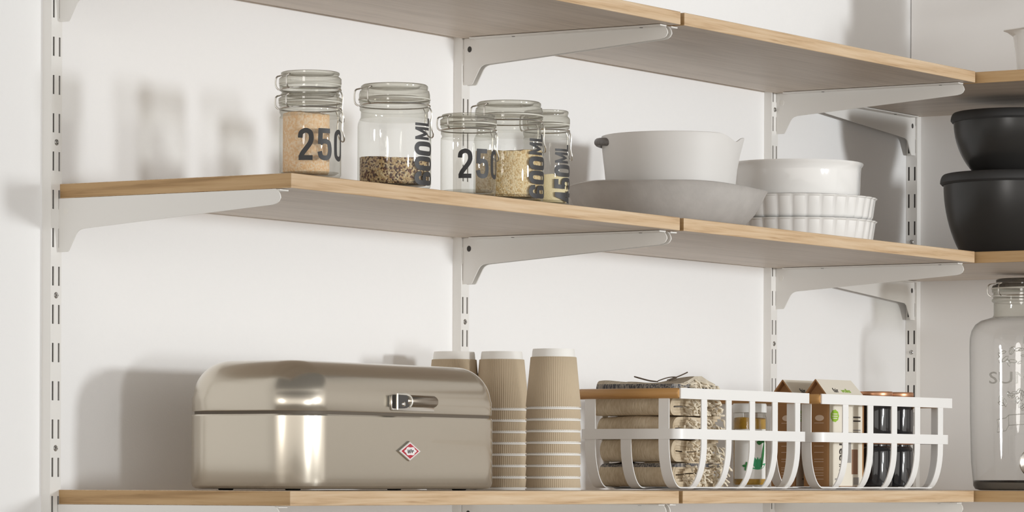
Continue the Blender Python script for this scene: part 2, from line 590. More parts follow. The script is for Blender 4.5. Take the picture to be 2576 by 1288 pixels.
def stroke_quads(pts, w, closed):
    P = [Vector((p[0], p[1], 0)) for p in pts]
    N = len(P)
    L, R = [], []
    for i, p in enumerate(P):
        a = P[i - 1] if (closed or i > 0) else None
        b = P[(i + 1) % N] if (closed or i < N - 1) else None
        d1 = (p - a).normalized() if a is not None else None
        d2 = (b - p).normalized() if b is not None else None
        if d1 is None: d1 = d2
        if d2 is None: d2 = d1
        n1 = Vector((-d1.y, d1.x, 0)); n2 = Vector((-d2.y, d2.x, 0))
        mm = (n1 + n2)
        mm.normalize()
        k = 1 / max(0.45, mm.dot(n1))
        L.append(p + mm * (w / 2 * k))
        R.append(p - mm * (w / 2 * k))
    return L, R

def glyph_strip(ch, w=0.135):
    adv, strokes = GLYPH[ch]
    out = []
    for closed, curved, pts in strokes:
        if curved:
            pts = [(p.x, p.y) for p in smooth_path([(x, y, 0) for x, y in pts], 5, closed)]
        else:
            q = []
            for (x0, y0), (x1, y1) in zip(pts[:-1], pts[1:]):
                k = max(2, int(6 * sqrt((x1 - x0) ** 2 + (y1 - y0) ** 2) + 1))
                for j in range(k):
                    q.append((x0 + (x1 - x0) * j / k, y0 + (y1 - y0) * j / k))
            q.append(pts[-1])
            pts = q
        L, R = stroke_quads(pts, w, closed)
        out.append((L, R, closed))
    return adv, out

def string_quads(s, gap=0.10, w=0.135):
    """list of strips in a plane, plus total advance"""
    x = 0.0
    strips = []
    for ch in s:
        adv, st = glyph_strip(ch, w)
        for L, R, c in st:
            strips.append(([(p.x + x, p.y) for p in L], [(p.x + x, p.y) for p in R], c))
        x += adv + gap
    return strips, x - gap

def wrap_strips(name, strips, fmap, m, parent, norm_off=0.0003):
    vs, fs = [], []
    for L, R, closed in strips:
        n = len(L)
        base = len(vs)
        for a, b in zip(L, R):
            mid = ((a[0] + b[0]) / 2, (a[1] + b[1]) / 2)
            vs += [fmap(*a), fmap(*mid), fmap(*b)]
        for i in range(n if closed else n - 1):
            j = (i + 1) % n
            for k in (0, 1):
                fs.append((base + 3 * i + k, base + 3 * i + k + 1, base + 3 * j + k + 1, base + 3 * j + k))
    return raw(name, vs, fs, m, parent, None, True, 60)

def font_mesh(body, size, extrude=0.0, offset=0.0, align='LEFT'):
    cu = bpy.data.curves.new('lettering', 'FONT')
    cu.body = body
    cu.size = size
    cu.extrude = extrude
    cu.offset = offset
    cu.align_x = align
    cu.resolution_u = 3
    o = bpy.data.objects.new('lettering', cu)
    COL.objects.link(o)
    dg = bpy.context.evaluated_depsgraph_get()
    me = o.evaluated_get(dg).to_mesh()
    vs = [v.co.copy() for v in me.vertices]
    fs = [tuple(p.vertices) for p in me.polygons]
    o.evaluated_get(dg).to_mesh_clear()
    bpy.data.objects.remove(o)
    bpy.data.curves.remove(cu)
    return vs, fs

def text_on(name, body, size, fmap, m, parent, sx=1.0, offset=0.0, align='LEFT', extrude=0.0):
    vs, fs = font_mesh(body, size, extrude, offset, align)
    return raw(name, [fmap(v.x * sx, v.y, v.z) for v in vs], fs, m, parent, None, False)

PSI0 = atan2(-_f.y, -_f.x)       # azimuth that faces the room side from which the shelves are seen
def az(psi_deg):
    return PSI0 + radians(psi_deg)

# ------------------------------------------------------------------ the room
YW = 0.015
XW = 2.4723
bm = bmesh.new()
add_box(bm, -4.6, XW + 0.12, YW, YW + 0.12, -0.95, 1.75)
structure(from_bm('wall_back', bm, MT['wall'], smooth=False))
bm = bmesh.new()
add_box(bm, XW, XW + 0.12, -3.2, YW - 0.0022, -0.95, 1.75)
structure(from_bm('wall_right', bm, MT['wallr'], smooth=False))
bm = bmesh.new()
add_box(bm, -4.6, XW, -5.2, YW, -1.05, -0.95)
structure(from_bm('floor', bm, MT['floor'], smooth=False))

# ------------------------------------------------------------------ slotted wall uprights
HW = 0.011
def upright(name, label, nscrews, Zlo=-0.5584, Zhi=0.700):
    """origin on the wall plane, front face towards -y at y=-0.015"""
    root = thing(name, label, 'shelf upright', group='slotted wall uprights')
    bm = bmesh.new()
    D = 0.015
    # slots: tops at 0.0918 + 0.05 k, 25 mm high
    ztops = [0.0918 + 0.05 * k for k in range(-13, 20)]
    xs = [-HW, -0.0078, -0.0042, 0.0042, 0.0078, HW]
    def plate(x0, x1, z0, z1):
        add_box(bm, x0, x1, -D, -D + 0.0016, z0, z1)
    for i in (0, 2, 4):
        plate(xs[i], xs[i + 1], Zlo, Zhi)
    ztops = [t for t in ztops if t < Zhi - 0.004]
    zz = [Zlo] + [z for t in ztops for z in (t - 0.025, t)] + [Zhi]
    for i in range(0, len(zz), 2):
        if zz[i + 1] > zz[i]:
            for k in (1, 3):
                plate(xs[k], xs[k + 1], zz[i], zz[i + 1])
    for s in (-1, 1):
        x0, x1 = sorted((s * HW, s * (HW - 0.0016)))
        add_box(bm, x0, x1, -D + 0.0016, 0.0, Zlo, Zhi)
    from_bm('channel', bm, MT['white'], root, smooth=False)
    bm = bmesh.new()
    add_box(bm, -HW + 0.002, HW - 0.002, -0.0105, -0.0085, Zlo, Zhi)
    from_bm('slot_shade_strip', bm, MT['slotshade'], root, smooth=False)  # added strip, its dark colour paints the shade inside the channel
    for z in nscrews:
        bm = bmesh.new()
        pr = [(0, -0.0022), (0.0012, -0.0022), (0.0013, -0.0014), (0.0030, -0.0016), (0.0042, -0.0003), (0.0042, 0.0005)]
        vs, fs = lathe_data([(r, zz2) for r, zz2 in pr], 20)
        s = raw('screw', [(x, y2, z2) for x, z2, y2 in [(v[0], v[1], v[2]) for v in vs]], fs, MT['steel'], root, (0, -D, z), recalc=True)
        bm.free()
        sl = box('screw_slot', -0.0026, 0.0026, -0.0021, -0.0014, -0.0005, 0.0005, MT['hole'], s)
        sl.rotation_euler = (0, 0.9 * z * 7 % 1.5, 0)
    return root

XU = (-0.0070, 0.9650, 1.9320)
u1 = upright('wall_upright', 'white slotted upright at the free left end of the oak shelves', (0.0543, 0.2543, 0.4543))
u1.location = (XU[0], YW, 0)
u2 = upright('wall_upright', 'white slotted upright on the back wall behind the jars, holding paired brackets', (0.2543,))
u2.location = (XU[1], YW, 0)
u3 = upright('wall_upright', 'white slotted upright on the back wall behind the white dishes', (0.2513, 0.6540))
u3.location = (XU[2], YW, 0)
u4 = upright('wall_upright', 'slotted upright on the shaded right wall, tight in the room corner', (0.2520, 0.4543))
u4.location = (XW, 0.0035, 0)
u4.rotation_euler = (0, 0, -pi / 2)

# ------------------------------------------------------------------ shelves
TH = 0.0189
DP = 0.3739
def shelf(label, x0, x1, y0, y1, ztop, m, group):
    o = box('shelf_board', 0, x1 - x0, 0, y1 - y0, -TH, 0, m, None, 0.0007, 1, (x0, y0, ztop))
    # edging runs along each edge: ends take their own grain, x-facing ones darkened for shade
    along_x = m is MT['oakx']
    o.data.materials.append(MT['oaky_end'] if along_x else MT['oakx_end'])
    o.data.materials.append(MT['facex'] if along_x else MT['facey'])
    for p in o.data.polygons:
        if abs(p.normal[0 if along_x else 1]) > 0.9:
            p.material_index = 1
        elif abs(p.normal[2]) > 0.9:
            p.material_index = 2
    return tag(o, label, 'shelf', group)
Z = (0.0, 0.4002, 0.7015)
lv = ('lowest', 'middle', 'upper')
hold = (('oak shelf board under the bread bin and paper cups', 'oak shelf board under the two white baskets'),
        ('oak shelf board under the labelled glass jars', 'oak shelf board under the grey bowls and white dishes'),
        ('oak shelf board hanging above the glass jars', 'oak shelf board hanging above the grey bowls and white dishes'))
for k in range(3):
    shelf(hold[k][0], 0.0, 0.9690, -DP, 0.0, Z[k], MT['oakx'], 'oak shelf boards')
    shelf(hold[k][1], 0.9808, 1.9467, -DP, 0.0, Z[k], MT['oakx'], 'oak shelf boards')
rl = ('oak side shelf on the right wall under the glass drink dispenser',
      'oak side shelf on the right wall under the black lidded bowls',
      'oak side shelf on the right wall under the white spouted bowl')
for k in range(3):
    shelf(rl[k], 1.9580, 2.4570, -1.30, 0.0125, Z[k], MT['oaky'], 'oak shelf boards')

# ------------------------------------------------------------------ brackets
def bracket_poly():
    p = [(0.004, 0.0), (-0.3505, 0.0)]
    # rounded nose
    for i in range(7):
        a = i / 6 * pi / 2
        p.append((-0.3505 - 0.0075 * sin(a) * 1.0 + 0.0 * a, -0.0075 * (1 - cos(a)) * 0.6 - 0.0012 * i))
    p += [(-0.3555, -0.0160), (-0.3515, -0.0185), (-0.3450, -0.0200)]
    p += [(-0.0400, -0.0405), (-0.0355, -0.0416), (-0.0315, -0.0440), (-0.0285, -0.0475)]
    p += [(-0.0165, -0.0685), (-0.0145, -0.0700), (0.0010, -0.0700), (0.004, -0.0670)]
    return p

def bracket(label, side, loc, rz=0.0, through=False):
    """plate in the y-z plane, nose towards -y; side = direction (+1/-1 in x) of the top flange"""
    root = thing('shelf_bracket', label, 'shelf bracket', loc, rz, 'white shelf brackets')
    bm = bmesh.new()
    prism_x(bm, bracket_poly(), -0.0010, 0.0010)
    from_bm('web', bm, MT['white'], root, angle=30)
    bm = bmesh.new()
    x0, x1 = sorted((0.0010 * side, 0.0190 * side))
    add_box(bm, x0, x1, -0.3565, -0.022, -0.0024, -0.0002, 0.0004, 1)
    # turned-down nose of the flange
    from_bm('flange', bm, MT['white'], root)
    for k, y in enumerate((-0.095, -0.318)):
        vs, fs = lathe_data([(0, 0.0002), (0.0026, 0.0002), (0.0026, -0.0004), (0.0, -0.0004)], 16)
        raw('screw_hole', vs, fs, MT['hole'], root, (0.009 * side, y, -0.0024), recalc=True)
    vs, fs = lathe_data([(0, -0.0014), (0.0036, -0.0014), (0.0036, 0.0014), (0, 0.0014)], 20)
    raw('web_hole', [(v[2], v[0], v[1] * 1.25) for v in vs], fs, MT['cupwhite'] if through else MT['hole'], root, (0, -0.0115, -0.0165), recalc=True)  # see-through holes get a white plug, painting the bright wall behind
    return root

lvname = ('lowest', 'middle', 'upper')
for k in range(3):
    z = Z[k] - TH - 0.0004
    bracket('white steel bracket under the free left end of the %s oak shelf' % lvname[k], +1, (XU[0] + 0.006, 0, z), 0.0, True)
    bracket('left one of the paired white brackets under the %s shelf joint' % lvname[k], -1, (XU[1] - 0.006, 0, z))
    bracket('right one of the paired white brackets under the %s shelf joint' % lvname[k], +1, (XU[1] + 0.006, 0, z))
    bracket('white bracket under the right end of the %s back-wall shelf' % lvname[k], -1, (XU[2] + 0.006, 0, z), 0.0, True)
    if k:
        bracket('shaded bracket on the right wall under the %s side shelf' % lvname[k], +1, (XW - 0.015, 0.0035 - 0.006, z), -pi / 2)

# ------------------------------------------------------------------ clip-top jars
def wire_bail(root, R, zneck, zlid, a0):
    """bail over the lid edge at azimuth a0 and latch wire hanging on the opposite side"""
    def P(r, a, z):
        return (r * cos(a), r * sin(a), z)
    da = radians(24)
    pts = [P(R * 1.02, a0 - da, zneck), P(R * 1.10, a0 - da, zneck + 0.003), P(R * 1.13, a0 - da, (zneck + zlid) / 2), P(R * 1.10, a0 - da, zlid - 0.001),
           P(R * 0.98, a0 - da, zlid + 0.0016), P(R * 0.98, a0 + da, zlid + 0.0016),
           P(R * 1.10, a0 + da, zlid - 0.001), P(R * 1.13, a0 + da, (zneck + zlid) / 2), P(R * 1.10, a0 + da, zneck + 0.003), P(R * 1.02, a0 + da, zneck)]
    tube('wire_bail', smooth_path(pts, 4), 0.0011, MT['wire'], root, 7)
    ring = [P(R * 1.0, 2 * pi * i / 48, zneck) for i in range(48)]
    tube('neck_wire', ring, 0.0010, MT['wire'], root, 6, True)
    a1 = a0 + pi
    da = radians(11)
    pts = [P(R * 1.0, a1 - da, zneck), P(R * 1.08, a1 - da, zneck - 0.008), P(R * 1.06, a1 - da, zneck - 0.024), P(R * 1.13, a1 - da * 0.9, zneck - 0.036),
           P(R * 1.15, a1, zneck - 0.040),
           P(R * 1.13, a1 + da * 0.9, zneck - 0.036), P(R * 1.06, a1 + da, zneck - 0.024), P(R * 1.08, a1 + da, zneck - 0.008), P(R * 1.0, a1 + da, zneck)]
    tube('latch_wire', smooth_path(pts, 4), 0.0010, MT['wire'], root, 7)

def cliptop(label, loc, R, zs, H, style, text=None, bail_psi=-64):
    """zs = shoulder height, H = total height"""
    root = thing('clip_top_jar', label, 'jar', loc, 0, 'clip-top glass jars')
    t = 0.0022
    if style == 'small':
        n0 = 0.95
        body = [(0, 0.0), (R * 0.86, 0.0), (R * 0.96, 0.0015), (R, 0.005), (R, zs - 0.003), (R * 0.99, zs)]
        neck = [(R * 0.99, zs), (R * 0.955, zs + 0.002), (R * 0.955, zs + 0.004), (R * 0.99, zs + 0.006), (R * 0.99, zs + 0.0095), (R * 0.945, zs + 0.011),
                (R * 0.945, zs + 0.0135), (R * 1.0, zs + 0.015), (R * 1.0, zs + 0.018)]
        zg = zs + 0.018
    else:
        body = [(0, 0.0), (R * 0.86, 0.0), (R * 0.97, 0.002), (R, 0.007), (R, zs - 0.010), (R * 0.985, zs - 0.005), (R * 0.95, zs - 0.001)]
        neck = [(R * 0.95, zs - 0.001), (R * 0.915, zs + 0.002), (R * 0.91, zs + 0.010), (R * 0.945, zs + 0.012), (R * 0.945, zs + 0.015), (R * 0.91, zs + 0.017),
                (R * 0.91, zs + 0.020), (R * 0.965, zs + 0.022), (R * 0.965, zs + 0.025)]
        zg = zs + 0.025
    # thick base: inner floor
    inner = [(0, 0.005), (R * 0.80, 0.005), (R * 0.93, 0.008)]
    lathe('glass_body', body, MT['glass'], root, 72)
    lathe('glass_base', inner, MT['neckglass'], root, 48)
    lathe('neck', neck, MT['neckglass'], root, 72)
    Rn = neck[-1][0]
    lathe('gasket', [(Rn * 0.99, zg), (Rn * 1.015, zg + 0.0003), (Rn * 1.015, zg + 0.0020), (Rn * 0.99, zg + 0.0022)], MT['gasket'], root, 64)
    z0 = zg + 0.0022
    hl = H - z0
    if style == 'small':
        lid = [(Rn * 0.99, z0), (Rn * 1.02, z0 + 0.001), (Rn * 1.02, z0 + hl * 0.38), (Rn * 0.985, z0 + hl * 0.50), (Rn * 0.93, z0 + hl * 0.58), (Rn * 0.925, z0 + hl * 0.72),
               (Rn * 0.955, z0 + hl * 0.80), (Rn * 0.955, z0 + hl * 0.95), (Rn * 0.92, H), (Rn * 0.80, H), (Rn * 0.76, H - 0.003), (0, H - 0.003)]
    else:
        lid = [(Rn * 0.98, z0), (Rn * 1.0, z0 + 0.001), (Rn * 1.0, z0 + hl * 0.30), (Rn * 0.975, z0 + hl * 0.55), (Rn * 0.93, z0 + hl * 0.62),
               (Rn * 0.945, z0 + hl * 0.74), (Rn * 0.945, z0 + hl * 0.90), (Rn * 0.90, H), (Rn * 0.76, H), (Rn * 0.70, H - 0.004), (0, H - 0.004)]
    lathe('lid', lid, MT['lidglass'], root, 72)
    lathe('lid_underside', [(0, z0 + 0.002), (Rn * 0.78, z0 + 0.002), (Rn * 0.86, z0 + 0.0005)], MT['lidglass'], root, 48)
    wire_bail(root, Rn, zg - 0.007, H - hl * 0.35, az(bail_psi))
    if text:
        kind, s, h, zc, psic = text
        if kind == 'flat':        # reads around the jar
            strips, adv = string_quads(s, 0.13, 0.155)
            def fm(x, y):
                a = az(psic) + (x - adv / 2) * h / R
                return ((R + 0.0004) * cos(a), (R + 0.0004) * sin(a), zc - h / 2 + y * h)
            wrap_strips('printed_number', strips, fm, MT['ink'], root)
        else:                     # reads upwards, tops of the letters towards the left
            strips, adv = string_quads(s, 0.085, 0.19)
            wid = 1.09 / 1.0
            def fm(x, y):
                a = az(psic) - (y - 0.5) * h / R
                return ((R + 0.0004) * cos(a), (R + 0.0004) * sin(a), zc + x * h * 0.87)
            wrap_strips('printed_number', strips, fm, MT['ink'], root)
            ml, adv2 = string_quads('ML', 0.08, 0.15)
            off = adv + 0.10
            sc = 0.74
            ml = [([(p[0] * sc + off, p[1] * sc + (1 - sc)) for p in L], [(p[0] * sc + off, p[1] * sc + (1 - sc)) for p in Rr], c) for L, Rr, c in ml]
            xs = [off + (adv2 * sc) * i / 6 for i in range(7)]
            ml.append(([(x, 0.155) for x in xs], [(x, 0.10) for x in xs], False))
            wrap_strips('printed_unit', ml, fm, MT['ink'], root)
    return root

ZM = Z[1] + 0.0002
JA = (0.1009, -0.3300)
JB = (0.3020, -0.3235)
JC = (0.4635, -0.3350)
JD = (0.5810, -0.3250)
JE = (0.6860, -0.3200)
cliptop('clip-top jar of orange dry food printed 250, with a shallow jar stacked on its lid', (*JA, ZM), 0.0400, 0.0790, 0.1095, 'small', ('flat', '250', 0.0400, 0.042, 31))
cliptop('wide clip-top jar half full of brown speckled grain, 600ML printed up its side', (*JB, ZM), 0.0490, 0.0930, 0.1385, 'wide', ('up', '600', 0.0385, 0.0045, 58))
cliptop('short empty-looking clip-top jar printed 250, in front of the golden grain jar', (*JC, ZM), 0.0380, 0.0790, 0.1115, 'small', ('flat', '250', 0.0390, 0.0425, 31))
cliptop('wide clip-top jar of fine golden grain, 600ML printed up its side', (*JD, ZM), 0.0490, 0.0930, 0.1385, 'wide', ('up', '600', 0.0385, 0.0045, 58))
cliptop('slim tall clip-top jar printed 450ML, rightmost of the row of jars', (*JE, ZM), 0.0330, 0.0960, 0.1350, 'small', ('up', '450', 0.0350, 0.0050, 52), -70)

def shallow_jar(label, loc, R, H):
    root = thing('clip_top_jar', label, 'jar', loc, 0, 'clip-top glass jars')
    body = [(0, 0.0), (R * 0.80, 0.0), (R * 0.93, 0.001), (R * 0.97, 0.004), (R * 0.95, 0.0055), (R, 0.007), (R * 1.0, 0.0095)]
    lathe('glass_body', body, MT['neckglass'], root, 72)
    lathe('gasket', [(R * 0.99, 0.0095), (R * 1.01, 0.0098), (R * 1.01, 0.0113), (R * 0.99, 0.0115)], MT['gasket'], root, 64)
    z0, hl = 0.0115, H - 0.0115
    lid = [(R * 0.99, z0), (R * 1.02, z0 + 0.001), (R * 1.02, z0 + hl * 0.45), (R * 0.98, z0 + hl * 0.56), (R * 0.93, z0 + hl * 0.62), (R * 0.925, z0 + hl * 0.74),
           (R * 0.955, z0 + hl * 0.81), (R * 0.955, z0 + hl * 0.95), (R * 0.92, H), (R * 0.80, H), (R * 0.76, H - 0.003), (0, H - 0.003)]
    lathe('lid', lid, MT['lidglass'], root, 72)
    wire_bail(root, R, 0.0050, H - 0.006, az(-64))
    return root
shallow_jar('shallow clip-top jar stacked on the lid of the orange-filled jar', (*JA, ZM + 0.1097), 0.0395, 0.0275)

def fill(name, label, cat, loc, R, z0, z1, m, dome=0.0, n=48, seed=1, rough=0.0):
    rnd = random.Random(seed)
    prof = [(0, z0), (R * 0.92, z0), (R, z0 + 0.004)]
    k = 8
    for i in range(1, k + 1):
        prof.append((R, z0 + 0.004 + (z1 - z0 - 0.004) * i / k))
    prof += [(R * 0.8, z1 + dome * 0.3), (R * 0.5, z1 + dome * 0.8), (0, z1 + dome)]
    def fn(x, y, z, a, r):
        if z > z1 - 0.001:
            z += rough * (rnd.random() - 0.5) + 0.0015 * sin(2 * a + seed)
        return x, y, z
    o = lathe(name, prof, m, None, n, loc, fn, 60)
    return tag(o, label, cat, kind='stuff')

fill('orange_lentils', 'orange dry food inside the jar printed 250 at the left', 'dry food', (JA[0] - 0.003, JA[1] + 0.004, ZM), 0.0300, 0.0055, 0.0830, MT['lentil'], 0.003, seed=2, rough=0.001)
fill('mixed_quinoa', 'brown and cream speckled grain half filling the wide jar', 'grain', (*JB, ZM), 0.0462, 0.0055, 0.0400, MT['quinoa'], 0.002, seed=3, rough=0.002)
fill('golden_bulgur', 'fine golden grain filling the second wide jar', 'grain', (*JD, ZM), 0.0462, 0.0055, 0.0690, MT['bulgur'], 0.002, seed=4, rough=0.002)
fill('semolina', 'pale yellow meal in the bottom of the slim jar', 'meal', (*JE, ZM), 0.0308, 0.0055, 0.0440, MT['semolina'], 0.0, seed=5)

# ------------------------------------------------------------------ grey bowl on the wide grey dish
GX, GY = 1.2257, -0.2000
def dish_fn(x, y, z, a, r):
    k = max(0.0, (r - 0.10) / 0.054)
    z += 0.0022 * k * sin(2 * a + 0.6) + 0.0012 * k * sin(5 * a) - 0.0035 * k * cos(a - az(90))
    return x, y, z
root = thing('serving_dish', 'wide shallow grey metal dish with flared rim, under the light grey bowl', 'dish', (GX, GY, ZM))
lathe('dish_bowl', [(0, 0.0), (0.098, 0.0), (0.110, 0.002), (0.122, 0.011), (0.135, 0.026), (0.1455, 0.043), (0.1515, 0.0565), (0.1545, 0.0620), (0.1560, 0.0640), (0.1545, 0.0655),
                    (0.1505, 0.0630), (0.142, 0.044), (0.130, 0.026), (0.118, 0.012), (0.106, 0.0040), (0, 0.0035)], MT['dishgrey'], root, 96, None, dish_fn)

BX, BY = 1.2380, -0.2000
sp = az(90)
def bowl_fn(x, y, z, a, r):
    d = (a - sp + pi) % (2 * pi) - pi
    hfrac = max(0.0, (z - 0.085) / 0.055)
    e = exp(-(d / 0.16) ** 2) * hfrac ** 2
    dip = exp(-((abs(d) - 0.42) / 0.24) ** 2) * hfrac ** 2
    k = 1 + 0.055 * e / max(0.3, r / 0.107)
    z2 = z - 0.0100 * dip - 0.001 * e
    return x * k, y * k, z2
root = thing('mixing_bowl', 'light grey spouted bowl standing inside the wide grey dish', 'bowl', (BX, BY, ZM + 0.0040))
lathe('bowl_body', [(0, 0.0), (0.080, 0.0), (0.090, 0.003), (0.0945, 0.010), (0.0985, 0.050), (0.1025, 0.090), (0.1055, 0.115), (0.1078, 0.139), (0.1073, 0.1415), (0.1058, 0.1420), (0.1045, 0.1405),
                    (0.1020, 0.115), (0.098, 0.085), (0.094, 0.045), (0.088, 0.010), (0.06, 0.006), (0, 0.006)], MT['bowlgrey'], root, 128, None, bowl_fn)
a0 = az(-82)
pts = []
for i in range(13):
    t = i / 12
    a = a0 + (t - 0.5) * 0.52
    rr = 0.1025 + 0.0110 * sin(pi * t) ** 0.7
    pts.append((rr * cos(a), rr * sin(a), 0.1300 + 0.002 * sin(pi * t)))
tube('handle_lug', smooth_path(pts, 2), 0.0062, MT['darkglaze'], root, 12)

# ------------------------------------------------------------------ white dishes
WX, WY = 1.6390, -0.2000
def flute(name, label, z):
    root = thing(name, label, 'baking dish', (WX, WY, z), 0, 'white fluted dishes')
    nfl = 34
    def fn(x, y, zz, a, r):
        if r > 0.112:
            k = (1 + 0.017 * abs(cos(nfl * a / 2)) ** 0.8 - 0.010)
            x *= k; y *= k
        return x, y, zz
    lathe('dish_wall', [(0, 0.0), (0.118, 0.0), (0.1235, 0.0015), (0.1260, 0.006), (0.1300, 0.0335), (0.1325, 0.0350), (0.1330, 0.0364), (0.1315, 0.0372), (0.1285, 0.0365),
                        (0.1245, 0.008), (0.119, 0.0045), (0, 0.0045)], MT['porcelain'], root, 340, None, fn, 50)
    return root
flute('tart_dish', 'lower of the two white fluted tart dishes, standing on the shelf', ZM)
flute('tart_dish', 'upper of the two white fluted tart dishes, under the smooth round dish', ZM + 0.0375)
root = thing('souffle_dish', 'smooth white round baking dish on top of the fluted dishes', 'baking dish', (WX - 0.002, WY, ZM + 0.0752))
lathe('dish_wall', [(0, 0.0), (0.098, 0.0), (0.1045, 0.002), (0.1065, 0.007), (0.1075, 0.040), (0.1085, 0.0490), (0.1110, 0.0520), (0.1120, 0.0545), (0.1112, 0.0562), (0.1090, 0.0560), (0.1045, 0.046), (0.1035, 0.010), (0.099, 0.006), (0, 0.006)], MT['porcelain'], root, 128)

# ------------------------------------------------------------------ black lidded bowls
KX, KY = 2.2500, -0.3045
def black_bowl(label, z, Rt, Rb, h, hl):
    root = thing('lidded_bowl', label, 'bowl', (KX, KY, z), 0, 'black lidded bowls')
    Rr = Rt * 0.955
    prof = [(0, 0.0), (Rb * 0.86, 0.0), (Rb * 0.95, 0.0012)]
    for i in range(1, 13):
        t = i / 12
        prof.append((Rb * 0.95 + (Rr - Rb * 0.95) * (1 - (1 - t) ** 1.9) ** 0.92, 0.0012 + (h - 0.0012) * t ** 1.12))
    lathe('bowl_body', prof, MT['black'], root, 96)
    lid = [(0, h), (Rt * 0.975, h - 0.0005), (Rt, h + 0.003)]
    for i in range(7):
        a = i / 6 * pi / 2
        lid.append((Rt - hl * 0.45 * (1 - cos(a)), h + 0.003 + (hl - 0.003) * sin(a)))
    lid += [(Rt * 0.90, h + hl - 0.0005), (Rt * 0.885, h + hl - 0.003), (0, h + hl - 0.003)]
    lathe('lid', lid, MT['blacklid'], root, 96)
    return root
black_bowl('larger black lidded bowl, at the bottom of the stack on the side shelf', ZM, 0.1315, 0.0900, 0.1330, 0.0185)
black_bowl('smaller black lidded bowl stacked on the larger black one', ZM + 0.1488, 0.1135, 0.0700, 0.0935, 0.0170)

# ------------------------------------------------------------------ white spouted bowl on the top side shelf
root = thing('spouted_bowl', 'white enamel bowl with a pointed lip at the right edge of the upper side shelf', 'bowl', (2.25, -0.4386, Z[2] + 0.0002))
lip = az(-90)
def lip_fn(x, y, z, a, r):
    d = (a - lip + pi) % (2 * pi) - pi
    hf = max(0.0, (z - 0.082) / 0.010)
    k = 1 + 0.115 * exp(-(d / 0.22) ** 2) * min(1, hf)
    return x * k, y * k, z
lathe('bowl_body', [(0, 0.0), (0.105, 0.0), (0.115, 0.003), (0.1185, 0.010), (0.1215, 0.050), (0.1240, 0.084), (0.1255, 0.0905), (0.1290, 0.0925), (0.1290, 0.0940), (0.1235, 0.0938), (0.1205, 0.085), (0.117, 0.02), (0.108, 0.006), (0, 0.005)],
      MT['enamel'], root, 128, None, lip_fn)
root = thing('unseen_pot', 'unseen tall pot added for its shadow, in the white spouted bowl beyond the right edge', 'pot', (2.25, -0.4486, Z[2] + 0.0056))
lathe('pot_body', [(0, 0.0), (0.090, 0.0), (0.098, 0.004), (0.100, 0.012), (0.104, 0.27), (0.107, 0.275), (0.104, 0.279), (0.100, 0.27), (0.096, 0.012), (0, 0.008)], MT['enamel'], root, 64)  # pot is out of view, added to cast the tall corner shadow
tube('pot_handle', smooth_path([(0.098, -0.02, 0.24), (0.135, -0.035, 0.235), (0.150, -0.040, 0.19), (0.135, -0.035, 0.14), (0.098, -0.02, 0.13)], 5), 0.006, MT['enamel'], root, 10)

# ------------------------------------------------------------------ bread bin
def rrect(x0, x1, y0, y1, r, k=12):
    out = []
    for cx, cy, a0 in ((x1 - r, y0 + r, -pi / 2), (x1 - r, y1 - r, 0), (x0 + r, y1 - r, pi / 2), (x0 + r, y0 + r, pi)):
        for i in range(k + 1):
            a = a0 + pi / 2 * i / k
            out.append((cx + r * cos(a), cy + r * sin(a)))
    return out

def loft(name, sections, m, parent, cap0=True, cap1=True, angle=30):
    vs, fs = [], []
    n = len(sections[0][0])
    for ring, z in sections:
        vs += [(x, y, z) for x, y in ring]
    for s in range(len(sections) - 1):
        for i in range(n):
            j = (i + 1) % n
            fs.append((s * n + i, s * n + j, (s + 1) * n + j, (s + 1) * n + i))
    if cap0:
        fs.append(tuple(range(n))[::-1])
    if cap1:
        fs.append(tuple((len(sections) - 1) * n + i for i in range(n)))
    return raw(name, vs, fs, m, parent, None, True, angle)

BW, BD = 0.494, 0.2095
root = thing('bread_bin', 'champagne metallic bread bin with rounded lid, on the lowest shelf', 'bread bin', (0.1127, -0.310, 0.0002))
def ins(d, r0=0.060):
    return rrect(d, BW - d, d, BD - d, max(0.008, r0 - d), 12)
loft('bin_body', [(ins(0.012), 0.0018), (ins(0.005), 0.0025), (ins(0.0015), 0.0055), (ins(0.0), 0.011), (ins(0.0), 0.0975), (ins(0.0012), 0.0995), (ins(0.004), 0.1000)], MT['bin'], root)
loft('seam_band', [(ins(0.0045), 0.0990), (ins(0.0045), 0.1035)], MT['seam'], root)
sec = [(ins(0.004), 0.1035), (ins(0.0018), 0.1037), (ins(0.0008), 0.1050), (ins(0.0008), 0.1210)]
RV = 0.050
for i in range(1, 17):
    a = i / 16 * pi / 2
    sec.append((ins(0.0008 + RV * (1 - cos(a)) * 1.02, 0.064), 0.1210 + RV * sin(a)))
lid = loft('bin_lid', sec, MT['bin'], root, True, True, 40)
for sx, sy in ((0.05, 0.05), (BW - 0.05, 0.05), (0.05, BD - 0.05), (BW - 0.05, BD - 0.05)):
    lathe('foot', [(0, 0.0), (0.009, 0.0), (0.010, 0.0008), (0.010, 0.0025), (0, 0.0025)], MT['blacklid'], root, 20, (sx, sy, 0))
# latch with grip
LX, LZ = 0.2034, 0.1190
base = box('latch_plate', LX, LX + 0.102, -0.0016, 0.0030, LZ - 0.0125, LZ + 0.0085, MT['chrome'], root, 0.0012)
bm = bmesh.new()
prof = [(0.0, 0.0), (0.0075, 0.0), (0.0082, 0.001), (0.0082, 0.070), (0.0070, 0.0735), (0.0, 0.0745)]
vs, fs = lathe_data(prof, 28)
raw('latch_grip', [(v[2], v[1] * 1.0, v[0]) for v in vs], fs, MT['pewter'], base, (LX + 0.028, -0.0010, LZ + 0.001), recalc=True)
bm.free()
